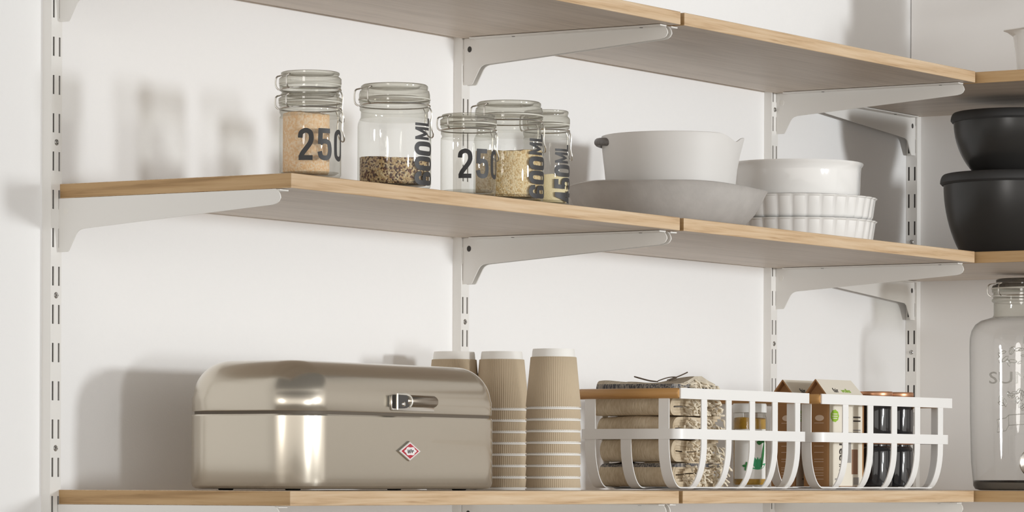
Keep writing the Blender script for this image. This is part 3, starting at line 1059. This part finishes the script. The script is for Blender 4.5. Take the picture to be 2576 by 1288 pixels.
# D-shaped socket at the left end of the latch
pts = [(LX + 0.002, 0, LZ - 0.0110), (LX + 0.002, 0, LZ + 0.0098), (LX + 0.020, 0, LZ + 0.0098)]
for i in range(9):
    a = pi / 2 - i / 8 * pi * 0.80
    pts.append((LX + 0.022 + 0.0155 * cos(a), 0, LZ + 0.0005 + 0.0093 * sin(a)))
tube('latch_rim', [(p[0], -0.0085, p[2]) for p in pts], 0.0015, MT['latchrim'], base, 8)
dpts = [(LX + 0.003, LZ - 0.0095), (LX + 0.003, LZ + 0.0090)] + [(LX + 0.020 + 0.0155 * cos(pi / 2 - i / 8 * pi), LZ - 0.0002 + 0.0090 * sin(pi / 2 - i / 8 * pi)) for i in range(9)]
vs = [(x, -0.0078, z) for x, z in dpts] + [(x, 0.0, z) for x, z in dpts]
n = len(dpts)
fs = [tuple(range(n)), tuple(range(n, 2 * n))[::-1]] + [(i, n + i, n + (i + 1) % n, (i + 1) % n) for i in range(n)]
raw('latch_socket', vs, fs, MT['hole'], base, recalc=True)
vs, fs = lathe_data([(0, -0.003), (0.0030, -0.0015), (0.0036, 0.0), (0, 0.0)], 16)
raw('latch_pin', [(v[0], v[2], v[1]) for v in vs], fs, MT['chrome'], base, (LX + 0.018, -0.0078, LZ - 0.0035), recalc=True)
# lozenge badge
def lozenge(name, w, h, y0, y1, m, par, cx=0.2447, cz=0.0528):
    P = [(-w, 0), (0, -h), (w, 0), (0, h)]
    vs = [(cx + x, y0, cz + z) for x, z in P] + [(cx + x * 0.97, y1, cz + z * 0.97) for x, z in P]
    fs = [(3, 2, 1, 0), (4, 5, 6, 7)] + [(i, (i + 1) % 4, 4 + (i + 1) % 4, 4 + i) for i in range(4)]
    return raw(name, vs, fs, m, par, None, False, recalc=True)
bd = lozenge('badge', 0.0275, 0.0137, 0.001, -0.0026, MT['chrome'], root)
lozenge('badge_white_rim', 0.0250, 0.0122, -0.0020, -0.0029, MT['whitelogo'], bd)
lozenge('badge_red_field', 0.0215, 0.0105, -0.0022, -0.0032, MT['red'], bd)
cl = []
for i in range(40):
    a = 2 * pi * i / 40
    r = 1 + 0.10 * cos(6 * a)
    cl.append((0.2447 + 0.0135 * r * cos(a), 0.0528 + 0.0056 * r * sin(a)))
raw('badge_cloud', [(x, -0.0036, z) for x, z in cl], [tuple(range(40))], MT['whitelogo'], bd, None, False)
sw = [(-0.0070, 0.0022), (-0.0055, -0.0028), (-0.0035, 0.0018), (-0.0015, -0.0028), (0.0006, 0.0025), (0.0020, 0.0005), (0.0036, -0.0022), (0.0050, 0.0014), (0.0070, -0.0004)]
tube('badge_script', smooth_path([(0.2447 + x, -0.0038, 0.0528 + z) for x, z in sw], 3), 0.0005, MT['ink'], bd, 5)

# ------------------------------------------------------------------ paper cups, upside down in stacks
CUPH, PITCH = 0.0870, 0.01655
def make_cup():
    root = thing('paper_cup', 'x', 'paper cup', (0, 0, 0), 0, 'brown ripple paper cups')
    rim = []
    for i in range(9):
        a = -pi / 2 + i / 8 * pi
        rim.append((0.0388 + 0.0013 * cos(a), 0.0013 + 0.0013 * sin(a)))
    sl = (0.0300 - 0.0382) / CUPH
    lathe('cup_shell', rim + [(0.0380, 0.0030), (0.0380 + sl * (CUPH - 0.006), CUPH - 0.003), (0.0296, CUPH), (0.0285, CUPH), (0.0282, CUPH - 0.005), (0, CUPH - 0.005)], MT['cupwhite'], root, 64)
    nr = 84
    n = nr * 4
    z0, z1 = 0.0040, CUPH - 0.0115
    vs, fs = [], []
    for z in (z0, z0 + 0.0004, z1 - 0.0004, z1):
        rr = 0.0380 + sl * (z - 0.003) + 0.0004
        for i in range(n):
            a = 2 * pi * i / n
            r = rr + 0.0004 + 0.00052 * (1 + cos(nr * a)) * (0 if z in (z0, z1) else 1)
            vs.append((r * cos(a), r * sin(a), z))
    for s in range(3):
        for i in range(n):
            j = (i + 1) % n
            fs.append((s * n + i, s * n + j, (s + 1) * n + j, (s + 1) * n + i))
    raw('ripple_sleeve', vs, fs, MT['kraftcup'], root, None, True, 70)
    return root
ordn = ('top', 'second', 'third', 'fourth', 'fifth', 'sixth', 'seventh', 'bottom')
stacks = [((0.8075, -0.0850), 'the rear stack behind the bread bin'), ((0.8360, -0.1500), 'the stack half hidden by the bread bin'), ((0.7713, -0.2800), 'the front stack beside the linen basket')]
first = None
for (cx, cy), where in stacks:
    for i in range(8):
        zc = 0.0002 + i * PITCH
        nm = ordn[7 - i]
        lab = 'upside-down ripple paper cup, %s in %s' % (nm if nm in ('top', 'bottom') else nm + ' from top', where)
        if first is None:
            first = make_cup()
            first['label'] = lab
            first.location = (cx, cy, zc)
        else:
            dup(first, (cx, cy, zc), lab, rz=0.7 * i + cx * 30)

# ------------------------------------------------------------------ baskets
BL, BDp, BH = 0.400, 0.177, 0.1525
def u_path(a0, a1, ztop, inset=0.027, hb=0.070, zb=0.0022, off=0.0014):
    """U-shaped profile from a0 to a1 in a plane, as (a, z)"""
    out = [(a0 + off, ztop), (a0 + off, (ztop + hb) / 2 + 0.01), (a0 + off, hb)]
    for i in range(1, 11):
        t = i / 10 * pi / 2
        out.append((a0 + off + inset * (1 - cos(t)), zb + (hb - zb) * (1 - sin(t))))
    m = [(a1 - (a - a0), z) for a, z in out[::-1]]
    return out + m

def basket(label, loc, rz):
    root = thing('wire_basket', label, 'basket', loc, rz, 'white strap baskets')
    ring = rrect(0.0, BL, 0.0, BDp, 0.016, 8)
    strap('middle_band', [(x, y, 0.0842) for x, y in ring], (0, 0, 1), 0.0155, 0.0022, MT['basket'], root, True)
    for y in (-0.0002, BDp + 0.0002):
        strap('top_band', [(0.0005, y, 0.1446), (BL * 0.5, y, 0.1446), (BL + 0.001, y, 0.1446)], (0, 0, 1), 0.0160, 0.0024, MT['basket'], root)
    for x in (0.0020, BL - 0.0060):
        pts = [(x, 0.0011, 0.1446), (x, 0.0035, 0.1446), (x, BDp / 2, 0.1446), (x, BDp - 0.0035, 0.1446), (x, BDp - 0.0011, 0.1446)]
        tube('wooden_handle', pts, [0.0065, 0.0078, 0.0078, 0.0078, 0.0065], MT['rod'], root, 20)
    for xo in (0.074, 0.149, 0.222, 0.294, 0.367):
        strap('strap', [(xo, y, z) for y, z in u_path(0, BDp, 0.150)], (1, 0, 0), 0.0165, 0.0018, MT['basket'], root)
    for yo, zt in ((0.028, 0.139), (0.094, 0.084), (0.157, 0.139)):
        strap('side_strap', [(x, yo, z + 0.0018) for x, z in u_path(0.0, BL, zt, 0.035)], (0, 1, 0), 0.0180, 0.0018, MT['basket'], root)
    return root
B1 = (1.0456, -0.3300, 0.0004)
RZ2 = radians(-4.4)
B2 = (1.4880, -0.3300, 0.0004)
basket('white strap basket with wooden end handle, holding folded linen cloths', B1, 0)
basket('white strap basket holding brown house-shaped boxes and dark jars', B2, RZ2)

# ------------------------------------------------------------------ folded linen cloths
def towel(label, loc, wx, dy, h, m, seed, bump=None):
    """folded cloth: nested U folds closed at the left (-x), layers open at the right, extruded along y"""
    rnd = random.Random(seed)
    root = thing('folded_cloth', label, 'cloth', loc, 0, 'folded linen cloths')
    bm = bmesh.new()
    t = 0.0042
    nlay = max(2, int(h / 2 / t))
    ny = 20
    ph = [rnd.random() * 6 for _ in range(6)]
    def wob(x, y, z):
        dx = 0.0022 * sin(y * 38 + ph[0] + z * 40) + 0.0012 * sin(y * 95 + ph[1])
        dz = (0.0014 * sin(y * 45 + ph[2] + x * 20) + 0.0010 * sin(x * 70 + ph[3])) * min(1.0, z / 0.012)
        if bump:
            dz += bump(x, y) * min(1.0, max(0.0, z / h))
        return dx, dz
    for l in range(nlay):
        ro = h / 2 - 0.0004 - l * t * 1.04
        ri = ro - t
        if ri < 0.0008:
            ri = 0.0008
        if ro - ri < 0.001:
            continue
        xr = wx - 0.006 * rnd.random() - 0.004 * l
        y0 = 0.006 * rnd.random() + 0.002 * l
        y1 = dy - 0.006 * rnd.random()
        cx = h * 0.42
        path = []
        nseg = 10
        for i in range(7):
            path.append((xr + (cx - xr) * i / 6, -1, 0))
        for i in range(1, nseg):
            a = -pi / 2 - pi * i / nseg
            path.append((cx, a, 1))
        for i in range(7):
            path.append((cx + (xr - cx) * i / 6, 1, 0))
        def pt(p, r):
            if p[2]:
                return (p[0] + r * cos(p[1]) * 0.95, h / 2 + r * sin(p[1]))
            return (p[0], h / 2 + p[1] * r)
        sec = [pt(p, ro) for p in path] + [pt(p, ri) for p in path[::-1]]
        rings = []
        for j in range(ny + 1):
            y = y0 + (y1 - y0) * j / ny
            rg = []
            for x, z in sec:
                dx, dz = wob(x, y, z)
                rg.append(bm.verts.new((x + dx, y, max(0.0003, z + dz))))
            rings.append(rg)
        k = len(sec)
        for a, b in zip(rings[:-1], rings[1:]):
            for i in range(k):
                bm.faces.new((a[i], a[(i + 1) % k], b[(i + 1) % k], b[i]))
        bm.faces.new(rings[0][::-1])
        bm.faces.new(rings[-1])
    from_bm('cloth_folds', bm, m, root, angle=50)
    bm = bmesh.new()
    for i in range(60):
        x = h * 0.75 + (wx - h * 0.75 + 0.004) * rnd.random() ** 0.75
        z = 0.003 + (h - 0.006) * rnd.random()
        dz = bump(x, 0.0) * z / h if bump else 0
        y = 0.010 * rnd.random()
        p = Vector((x, y, z + dz))
        pts = [p]
        d = Vector((0.5 * (rnd.random() - 0.3), -1.0, -0.5 * rnd.random()))
        for s in range(4):
            d += Vector((0.9 * (rnd.random() - 0.45), 0.55 * (rnd.random() - 0.35), 0.9 * (rnd.random() - 0.55)))
            d.normalize()
            p = p + d * 0.0042
            p.y = max(-0.0045, min(0.010, p.y))
            p.z = max(0.0020, min(h + dz - 0.001, p.z))
            p.x = min(wx + 0.012, p.x)
            pts.append(p.copy())
        tube_into(bm, smooth_path(pts, 3), 0.00155, 5)
    from_bm('fringe', bm, MT['fringe'], root)
    return root
TX, TY = 1.0835, -0.3005
def tbump(x, y):
    return 0.014 * exp(-((x - 0.080) / 0.035) ** 2 - ((y - 0.0) / 0.055) ** 2) + 0.006 * exp(-((y - 0.125) / 0.03) ** 2) - 0.003
tz = 0.0052
specs = [(0.0372, 'linen_low', 0.152, 0.138, 0.000), (0.0345, 'linen', 0.143, 0.136, 0.001), (0.0345, 'linen', 0.146, 0.138, -0.002), (0.0290, 'linen', 0.142, 0.141, -0.004), (0.0220, 'linen_top', 0.140, 0.137, -0.003)]
tl = ('folded beige linen cloth at the bottom of the pile, dark band along its top',
      'folded beige linen cloth, second from the bottom of the pile',
      'folded beige linen cloth, third from the bottom, behind the basket band',
      'folded beige linen cloth just under the dark-banded top cloth',
      'top linen cloth of the pile, dark woven band and brown tie on it')
for i, (h, mn, wx, dy, o) in enumerate(specs):
    tw = towel(tl[i], (TX + o, TY + 0.001 * i, tz), wx, dy, h, MT[mn], 11 + i, tbump if i == 4 else None)
    if i == 4:
        zt = h - 0.0012
        bm = bmesh.new()
        tube_into(bm, smooth_path([(0.040, 0.050, zt + 0.002), (0.034, 0.062, zt + 0.004), (0.028, 0.078, zt + 0.0085), (0.030, 0.084, zt + 0.0095), (0.036, 0.078, zt + 0.007), (0.040, 0.062, zt + 0.003), (0.042, 0.050, zt + 0.002)], 5), 0.0010, 6)
        tube_into(bm, smooth_path([(0.042, 0.050, zt + 0.003), (0.050, 0.042, zt + 0.007), (0.058, 0.036, zt + 0.009), (0.064, 0.030, zt + 0.0085), (0.058, 0.040, zt + 0.004)], 5), 0.0010, 6)
        tube_into(bm, smooth_path([(0.052, 0.040, zt + 0.004), (0.062, 0.026, zt + 0.010), (0.070, 0.014, zt + 0.0165)], 5), 0.0011, 6)
        from_bm('twine_tie', bm, MT['twine'], tw)
    tz += h + 0.0004

# ------------------------------------------------------------------ preserve jar in the linen basket
PX, PY = 1.3560, -0.2750
root = thing('preserve_jar', 'glass jar with white lid and white leaf-printed label, beside the linen cloths', 'jar', (PX, PY, 0.0065))
R = 0.0270
lathe('glass_body', [(0, 0.0), (R * 0.88, 0.0), (R * 0.97, 0.002), (R, 0.006), (R, 0.100), (R * 0.97, 0.107), (R * 0.90, 0.112), (R * 0.90, 0.116)], MT['glass'], root, 56)
lathe('lid', [(R * 0.90, 0.1145), (R * 0.98, 0.1150), (R * 0.98, 0.1270), (R * 0.94, 0.1290), (0, 0.1290)], MT['whitelid'], root, 56)
lp, lf = [], []
na = 40
for i in range(na + 1):
    a = az(-62 + 124 * i / na)
    for z in (0.0115, 0.0890):
        lp.append(((R + 0.0003) * cos(a), (R + 0.0003) * sin(a), z))
lf = [(2 * i, 2 * i + 2, 2 * i + 3, 2 * i + 1) for i in range(na)]
lab = raw('paper_label', lp, lf, MT['label'], root)
def on_label(psi, z, off=0.0006):
    a = az(psi)
    return ((R + off) * cos(a), (R + off) * sin(a), z)
def leaf(psi, z, ang, ln, wd, m):
    pts = []
    for i in range(7):
        t = i / 6
        pts.append((ln * t, wd * sin(pi * t)))
    for i in range(1, 6):
        t = 1 - i / 6
        pts.append((ln * t, -wd * sin(pi * t)))
    vs = []
    for x, y in pts:
        dx = x * cos(ang) - y * sin(ang)
        dz = x * sin(ang) + y * cos(ang)
        vs.append(on_label(psi + math.degrees(dx / R), z + dz, 0.0006 if m is MT['leaf'] else 0.0008))
    raw('printed_leaf', vs, [tuple(range(len(vs)))], m, lab, None, False)
for ang in (30, 60, 90, 120, 150, 75, 105):
    leaf(24, 0.026, radians(ang), 0.020, 0.0030, MT['leaf'])
for ang in (20, 95, 170, 250):
    leaf(-12, 0.031, radians(ang), 0.0075, 0.0022, MT['leafdark'])
leaf(38, 0.026, radians(82), 0.046, 0.0026, MT['leafdark'])
leaf(40, 0.067, radians(170), 0.010, 0.0036, MT['leafdark'])
leaf(40, 0.067, radians(60), 0.008, 0.0034, MT['leafdark'])
for k in range(7):
    p0, p1 = -36 + k * 11, -36 + k * 11 + 7
    raw('printed_line', [on_label(p0, 0.0775), on_label(p1, 0.0775), on_label(p1, 0.0800), on_label(p0, 0.0800)], [(0, 1, 2, 3)], MT['print'], lab, None, False)
fill('golden_preserve', 'golden preserve inside the white-lidded jar', 'preserve', (PX, PY, 0.0065), 0.0252, 0.0025, 0.1060, MT['brine'], 0.0, seed=8)

# ------------------------------------------------------------------ house-shaped boxes in the second basket
def place2(lx, ly, z):
    c, s = cos(RZ2), sin(RZ2)
    return (B2[0] + c * lx - s * ly, B2[1] + s * lx + c * ly, z)

def house_box(label, lx, ly):
    w, d, he, hr = 0.108, 0.046, 0.1440, 0.1715
    root = thing('house_shaped_box', label, 'box', place2(lx, ly, 0.0062), RZ2, 'brown house-shaped boxes')
    bm = bmesh.new()
    add_box(bm, 0, w, 0, d, 0, he, 0.0006, 1)
    from_bm('carton', bm, MT['kraft'], root)
    # gable walls
    bm = bmesh.new()
    prism_x(bm, [(0.001, he), (d - 0.001, he), (d / 2, hr - 0.001)], 0.010, w - 0.010)
    from_bm('gable', bm, MT['kraft'], root, smooth=False)
    # roof flaps, open at the ends
    for s in (0, 1):
        y0, y1 = (-0.004, d / 2) if s == 0 else (d + 0.004, d / 2)
        za = he - 0.0045
        nrm = Vector((0, -(hr - za) if s == 0 else (hr - za), abs(y1 - y0))).normalized() * 0.0011
        P = [Vector((-0.002, y0, za)), Vector((w + 0.002, y0, za)), Vector((w - 0.005, y1, hr)), Vector((-0.002 + 0.0, y1, hr))]
        vs = [p + nrm for p in P] + [p - nrm for p in P]
        fs = [(0, 1, 2, 3), (7, 6, 5, 4)] + [(i, 4 + i, 4 + (i + 1) % 4, (i + 1) % 4) for i in range(4)]
        o = raw('roof_flap', vs, fs, [MT['cream'], MT['kraft']], root, None, False, recalc=True)
        for p in o.data.polygons:
            p.material_index = 0 if p.normal.dot(nrm.normalized()) > 0.9 else 1
        if s == 0:
            e = (P[3] - P[0]).normalized()
            e = Vector((0, P[3].y - P[0].y, P[3].z - P[0].z)).normalized()
            def fm(x, y, z, e=e, nrm=nrm):
                q = Vector((0, y0, za)) + e * (0.0150 + y) + nrm * 1.25
                return (x, q.y, q.z)
            text_on('printed_name', 'fair', 0.0125, lambda x, y, z: fm(x + 0.026, y, z), MT['print'], root, 0.95, 0.0003)
            text_on('printed_name', 'wolles', 0.0110, lambda x, y, z: fm(x + 0.050, y, z), MT['green'], root, 0.95, 0.0003)
    # cream printed front
    bm = bmesh.new()
    add_box(bm, 0.004, w - 0.006, -0.0006, 0.0001, 0.001, he - 0.005)
    fr = from_bm('printed_front', bm, MT['cream'], root, smooth=False)
    yf = -0.0009
    def rect(name, x0, x1, z0, z1, m, par=fr):
        raw(name, [(x0, yf, z0), (x1, yf, z0), (x1, yf, z1), (x0, yf, z1)], [(0, 1, 2, 3)], m, par, None, False)
    # green seal with notched edge
    sv = []
    for i in range(36):
        a = 2 * pi * i / 36
        r = 0.0098 * (1 + 0.05 * cos(9 * a))
        sv.append((0.0185 + r * cos(a) * 1.25, yf, 0.1135 + r * sin(a) * 1.0))
    raw('printed_seal', sv, [tuple(range(36))], MT['green'], fr, None, False)
    for zz, hw in ((0.1165, 0.0075), (0.1130, 0.0085), (0.1095, 0.0070)):
        raw('printed_line', [(0.0185 - hw, yf - 0.0003, zz - 0.0007), (0.0185 + hw, yf - 0.0003, zz - 0.0007), (0.0185 + hw, yf - 0.0003, zz + 0.0007), (0.0185 - hw, yf - 0.0003, zz + 0.0007)], [(0, 1, 2, 3)], MT['cream'], fr, None, False)
    rect('printed_patch', 0.018, 0.034, 0.1310, 0.1380, MT['palepr'])
    rect('printed_patch', 0.042, 0.066, 0.1320, 0.1380, MT['palepr'])
    for zz in (0.112, 0.106, 0.091, 0.087):
        rect('printed_line', 0.074, 0.096, zz - 0.0012, zz + 0.0012, MT['print'] if zz > 0.1 else MT['greyprint'])
    rect('printed_line', 0.050, 0.060, 0.110, 0.1125, MT['print'])
    rect('printed_line', 0.040, 0.070, 0.0868, 0.0876, MT['greyprint'])
    def vert(x, y, z, ox=0.0, oz=0.0):
        return (ox - y, yf - 0.0001, oz + x)
    text_on('printed_word', 'free', 0.0210, lambda x, y, z: (0.041 + y * 1.3 - 0.008, yf, 0.0755 - x), MT['print'], fr, 1.0, 0.0005)
    text_on('printed_word', 'free', 0.0190, lambda x, y, z: (0.041 + y * 1.3 - 0.008, yf, 0.0370 - x * 0.62), MT['print'], fr, 1.0, 0.0005)
    rect('printed_patch', 0.052, 0.068, 0.0385, 0.0780, MT['greyprint'])
    rect('printed_patch', 0.070, 0.088, 0.0200, 0.0600, MT['brownpr'])
    rect('printed_patch', 0.075, 0.092, 0.0030, 0.0150, MT['greyprint'])
    rect('printed_line', 0.020, 0.032, 0.0105, 0.0135, MT['greyprint'])
    # left side print
    xs = -0.0004
    def srect(y0, y1, z0, z1, m):
        raw('printed_line', [(xs, y1, z0), (xs, y0, z0), (xs, y0, z1), (xs, y1, z1)], [(0, 1, 2, 3)], m, root, None, False)
    sv = []
    for i in range(20):
        a = 2 * pi * i / 20
        sv.append((xs, 0.016 - 0.0085 * cos(a), 0.1100 + 0.0048 * sin(a)))
    raw('printed_oval', sv, [tuple(range(20))], MT['palepr'], root, None, False)
    srect(0.012, 0.030, 0.1360, 0.1435, MT['green'])
    for zz in (0.102, 0.065, 0.055, 0.044, 0.040, 0.030, 0.027, 0.022, 0.018, 0.012):
        srect(0.008, 0.026, zz - 0.0004, zz + 0.0004, MT['palepr'])
    return root
house_box('nearer brown house-shaped box with cream printed front, green seal on it', 0.0680, 0.0300)
house_box('farther brown house-shaped box, its roof showing left of the nearer box', 0.0700, 0.0940)

# ------------------------------------------------------------------ black jars with copper lids
def black_jar(label, x, y, z):
    root = thing('black_jar', label, 'jar', (x, y, z), 0, 'black jars with copper lids')
    R = 0.0300
    lathe('glass_body', [(0, 0.0), (R * 0.88, 0.0), (R * 0.97, 0.0015), (R, 0.005), (R, 0.057), (R * 0.97, 0.063), (R * 0.86, 0.0665), (R * 0.86, 0.071)], MT['blackglass'], root, 56)
    lathe('copper_lid', [(R * 0.86, 0.0695), (R * 0.98, 0.0698), (R * 1.0, 0.0710), (R * 1.0, 0.0767), (R * 0.97, 0.0780), (0, 0.0780)], MT['copper'], root, 56)
    return root
j1 = (1.7560, -0.2860)
j2 = (1.8230, -0.2900)
black_jar('lower black jar with copper lid next to the house-shaped boxes', *j1, 0.0062)
black_jar('black jar with bare copper lid stacked next to the house-shaped boxes', *j1, 0.0844)
black_jar('lower black jar at the right end of the second basket', *j2, 0.0062)
black_jar('upper black jar stacked at the right end of the second basket', *j2, 0.0844)

# ------------------------------------------------------------------ glass drink dispenser
DX, DY = 2.3200, -0.2900
root = thing('drink_dispenser', 'large clear glass drink dispenser with embossed lettering and chrome tap', 'drink dispenser', (DX, DY, 0.0004))
R = 0.0970
lathe('glass_body', [(R * 0.93, 0.016), (R * 0.965, 0.05), (R * 0.985, 0.12), (R, 0.25), (R * 0.995, 0.268), (R * 0.965, 0.281), (R * 0.90, 0.2915), (R * 0.80, 0.2985), (R * 0.66, 0.3025), (R * 0.585, 0.305)], MT['dispglass'], root, 128)
lathe('glass_base', [(0, 0.002), (R * 0.80, 0.0), (R * 0.89, 0.002), (R * 0.925, 0.008), (R * 0.93, 0.016), (R * 0.90, 0.0175), (R * 0.80, 0.014), (0, 0.013)], MT['dispbase'], root, 96)
lathe('neck', [(R * 0.585, 0.305), (R * 0.565, 0.309), (R * 0.565, 0.330), (R * 0.60, 0.3325), (R * 0.60, 0.336), (R * 0.575, 0.338), (R * 0.575, 0.347), (R * 0.60, 0.349), (R * 0.60, 0.3535)], MT['neckglass'], root, 96)
lathe('gasket', [(R * 0.59, 0.3535), (R * 0.61, 0.3540), (R * 0.61, 0.3565), (R * 0.59, 0.3570)], MT['gasket'], root, 64)
lathe('lid', [(R * 0.59, 0.3570), (R * 0.60, 0.3580), (R * 0.58, 0.3610), (R * 0.525, 0.3625), (R * 0.525, 0.3705), (R * 0.49, 0.3725), (0, 0.3715)], MT['dispbase'], root, 96)
wire_bail(root, R * 0.60, 0.342, 0.3625, az(-76))
def on_disp(psi, z, off=0.0):
    # body radius at z
    if z < 0.05: k = 0.93 + 0.035 * (z - 0.016) / 0.034
    elif z < 0.12: k = 0.965 + 0.02 * (z - 0.05) / 0.07
    else: k = 0.985 + 0.015 * min(1, (z - 0.12) / 0.13)
    a = az(psi)
    r = R * k + 0.0006 + off
    return (r * cos(a), r * sin(a), z)
def disp_text(body, size, zc, sx, name):
    text_on(name, body, size, lambda x, y, z: on_disp(math.degrees(x / R), zc + y, z), MT['emboss'], root, sx, 0.0, 'CENTER', 0.0006)
disp_text('SUMMER', 0.0300, 0.1860, 1.40, 'embossed_lettering')
disp_text('Fruit', 0.0180, 0.2550, 1.0, 'embossed_script')
rnd = random.Random(5)
def emb_tubes(name, paths, rad):
    bm = bmesh.new()
    for p in paths:
        tube_into(bm, p, rad, 5)
    from_bm(name, bm, MT['emboss'], root)
paths = []
for zc, zr in ((0.232, 0.018), (0.158, 0.020)):
    for i in range(30):
        psi = -34 + 68 * rnd.random()
        z = zc + zr * (rnd.random() * 2 - 1) * (1 - 0.5 * abs(psi) / 34)
        a = rnd.random() * 6.28
        ln = 0.004 + 0.004 * rnd.random()
        pts = []
        for s in range(7):
            t = 2 * pi * s / 6
            pts.append(on_disp(psi + math.degrees((ln * cos(t) * cos(a) - 0.4 * ln * sin(t) * sin(a)) / R), z + ln * cos(t) * sin(a) + 0.4 * ln * sin(t) * cos(a)))
        paths.append(pts)
for p_ in paths:
    emb_tubes('embossed_flower', [p_], 0.0007)
ban = []
for z in (0.1300, 0.1120):
    ban.append([on_disp(p, z + 0.003 * cos(radians(p * 3))) for p in range(-24, 25, 4)])
for s in (-1, 1):
    ban.append([on_disp(s * 24, 0.1310), on_disp(s * 27, 0.1260), on_disp(s * 37, 0.1230), on_disp(s * 36, 0.1120), on_disp(s * 37, 0.1010), on_disp(s * 27, 0.1040), on_disp(s * 24, 0.1130), on_disp(s * 24, 0.1310)])
for p_ in ban:
    emb_tubes('embossed_banner_line', [p_], 0.0007)
# tap
ta = az(3)
tv = Vector((cos(ta), sin(ta), 0))
tl_ = Vector((-sin(ta), cos(ta), 0))
zt = 0.0480
def tap_map(v, base=0.0):
    p = tv * (R * 0.955 + v[2]) + tl_ * v[0] + Vector((0, 0, zt + v[1]))
    return tuple(p)
vs, fs = lathe_data([(0.010, 0.0), (0.0245, 0.0), (0.0265, 0.002), (0.0250, 0.005), (0.0160, 0.0075), (0.0120, 0.0085), (0.0115, 0.028), (0.0, 0.029)], 40)
tap = raw('tap', [tap_map(v) for v in vs], fs, MT['chrome'], root, recalc=True)
vs, fs = lathe_data([(0.0, 0.0), (0.0115, 0.0), (0.0115, 0.034), (0.0095, 0.036), (0.0, 0.036)], 28)
raw('tap_lever', [tuple(tv * (R + 0.0225 + v[0]) + tl_ * v[1] + Vector((0, 0, zt + 0.004 + v[2]))) for v in vs], fs, MT['chrome'], tap, recalc=True)
vs, fs = lathe_data([(0.0, 0.0), (0.0075, 0.0), (0.0090, 0.022), (0.0, 0.022)], 24)
raw('tap_spout', [tuple(tv * (R + 0.0225 + v[0]) + tl_ * v[1] + Vector((0, 0, zt - 0.026 + v[2]))) for v in vs], fs, MT['pewter'], tap, recalc=True)
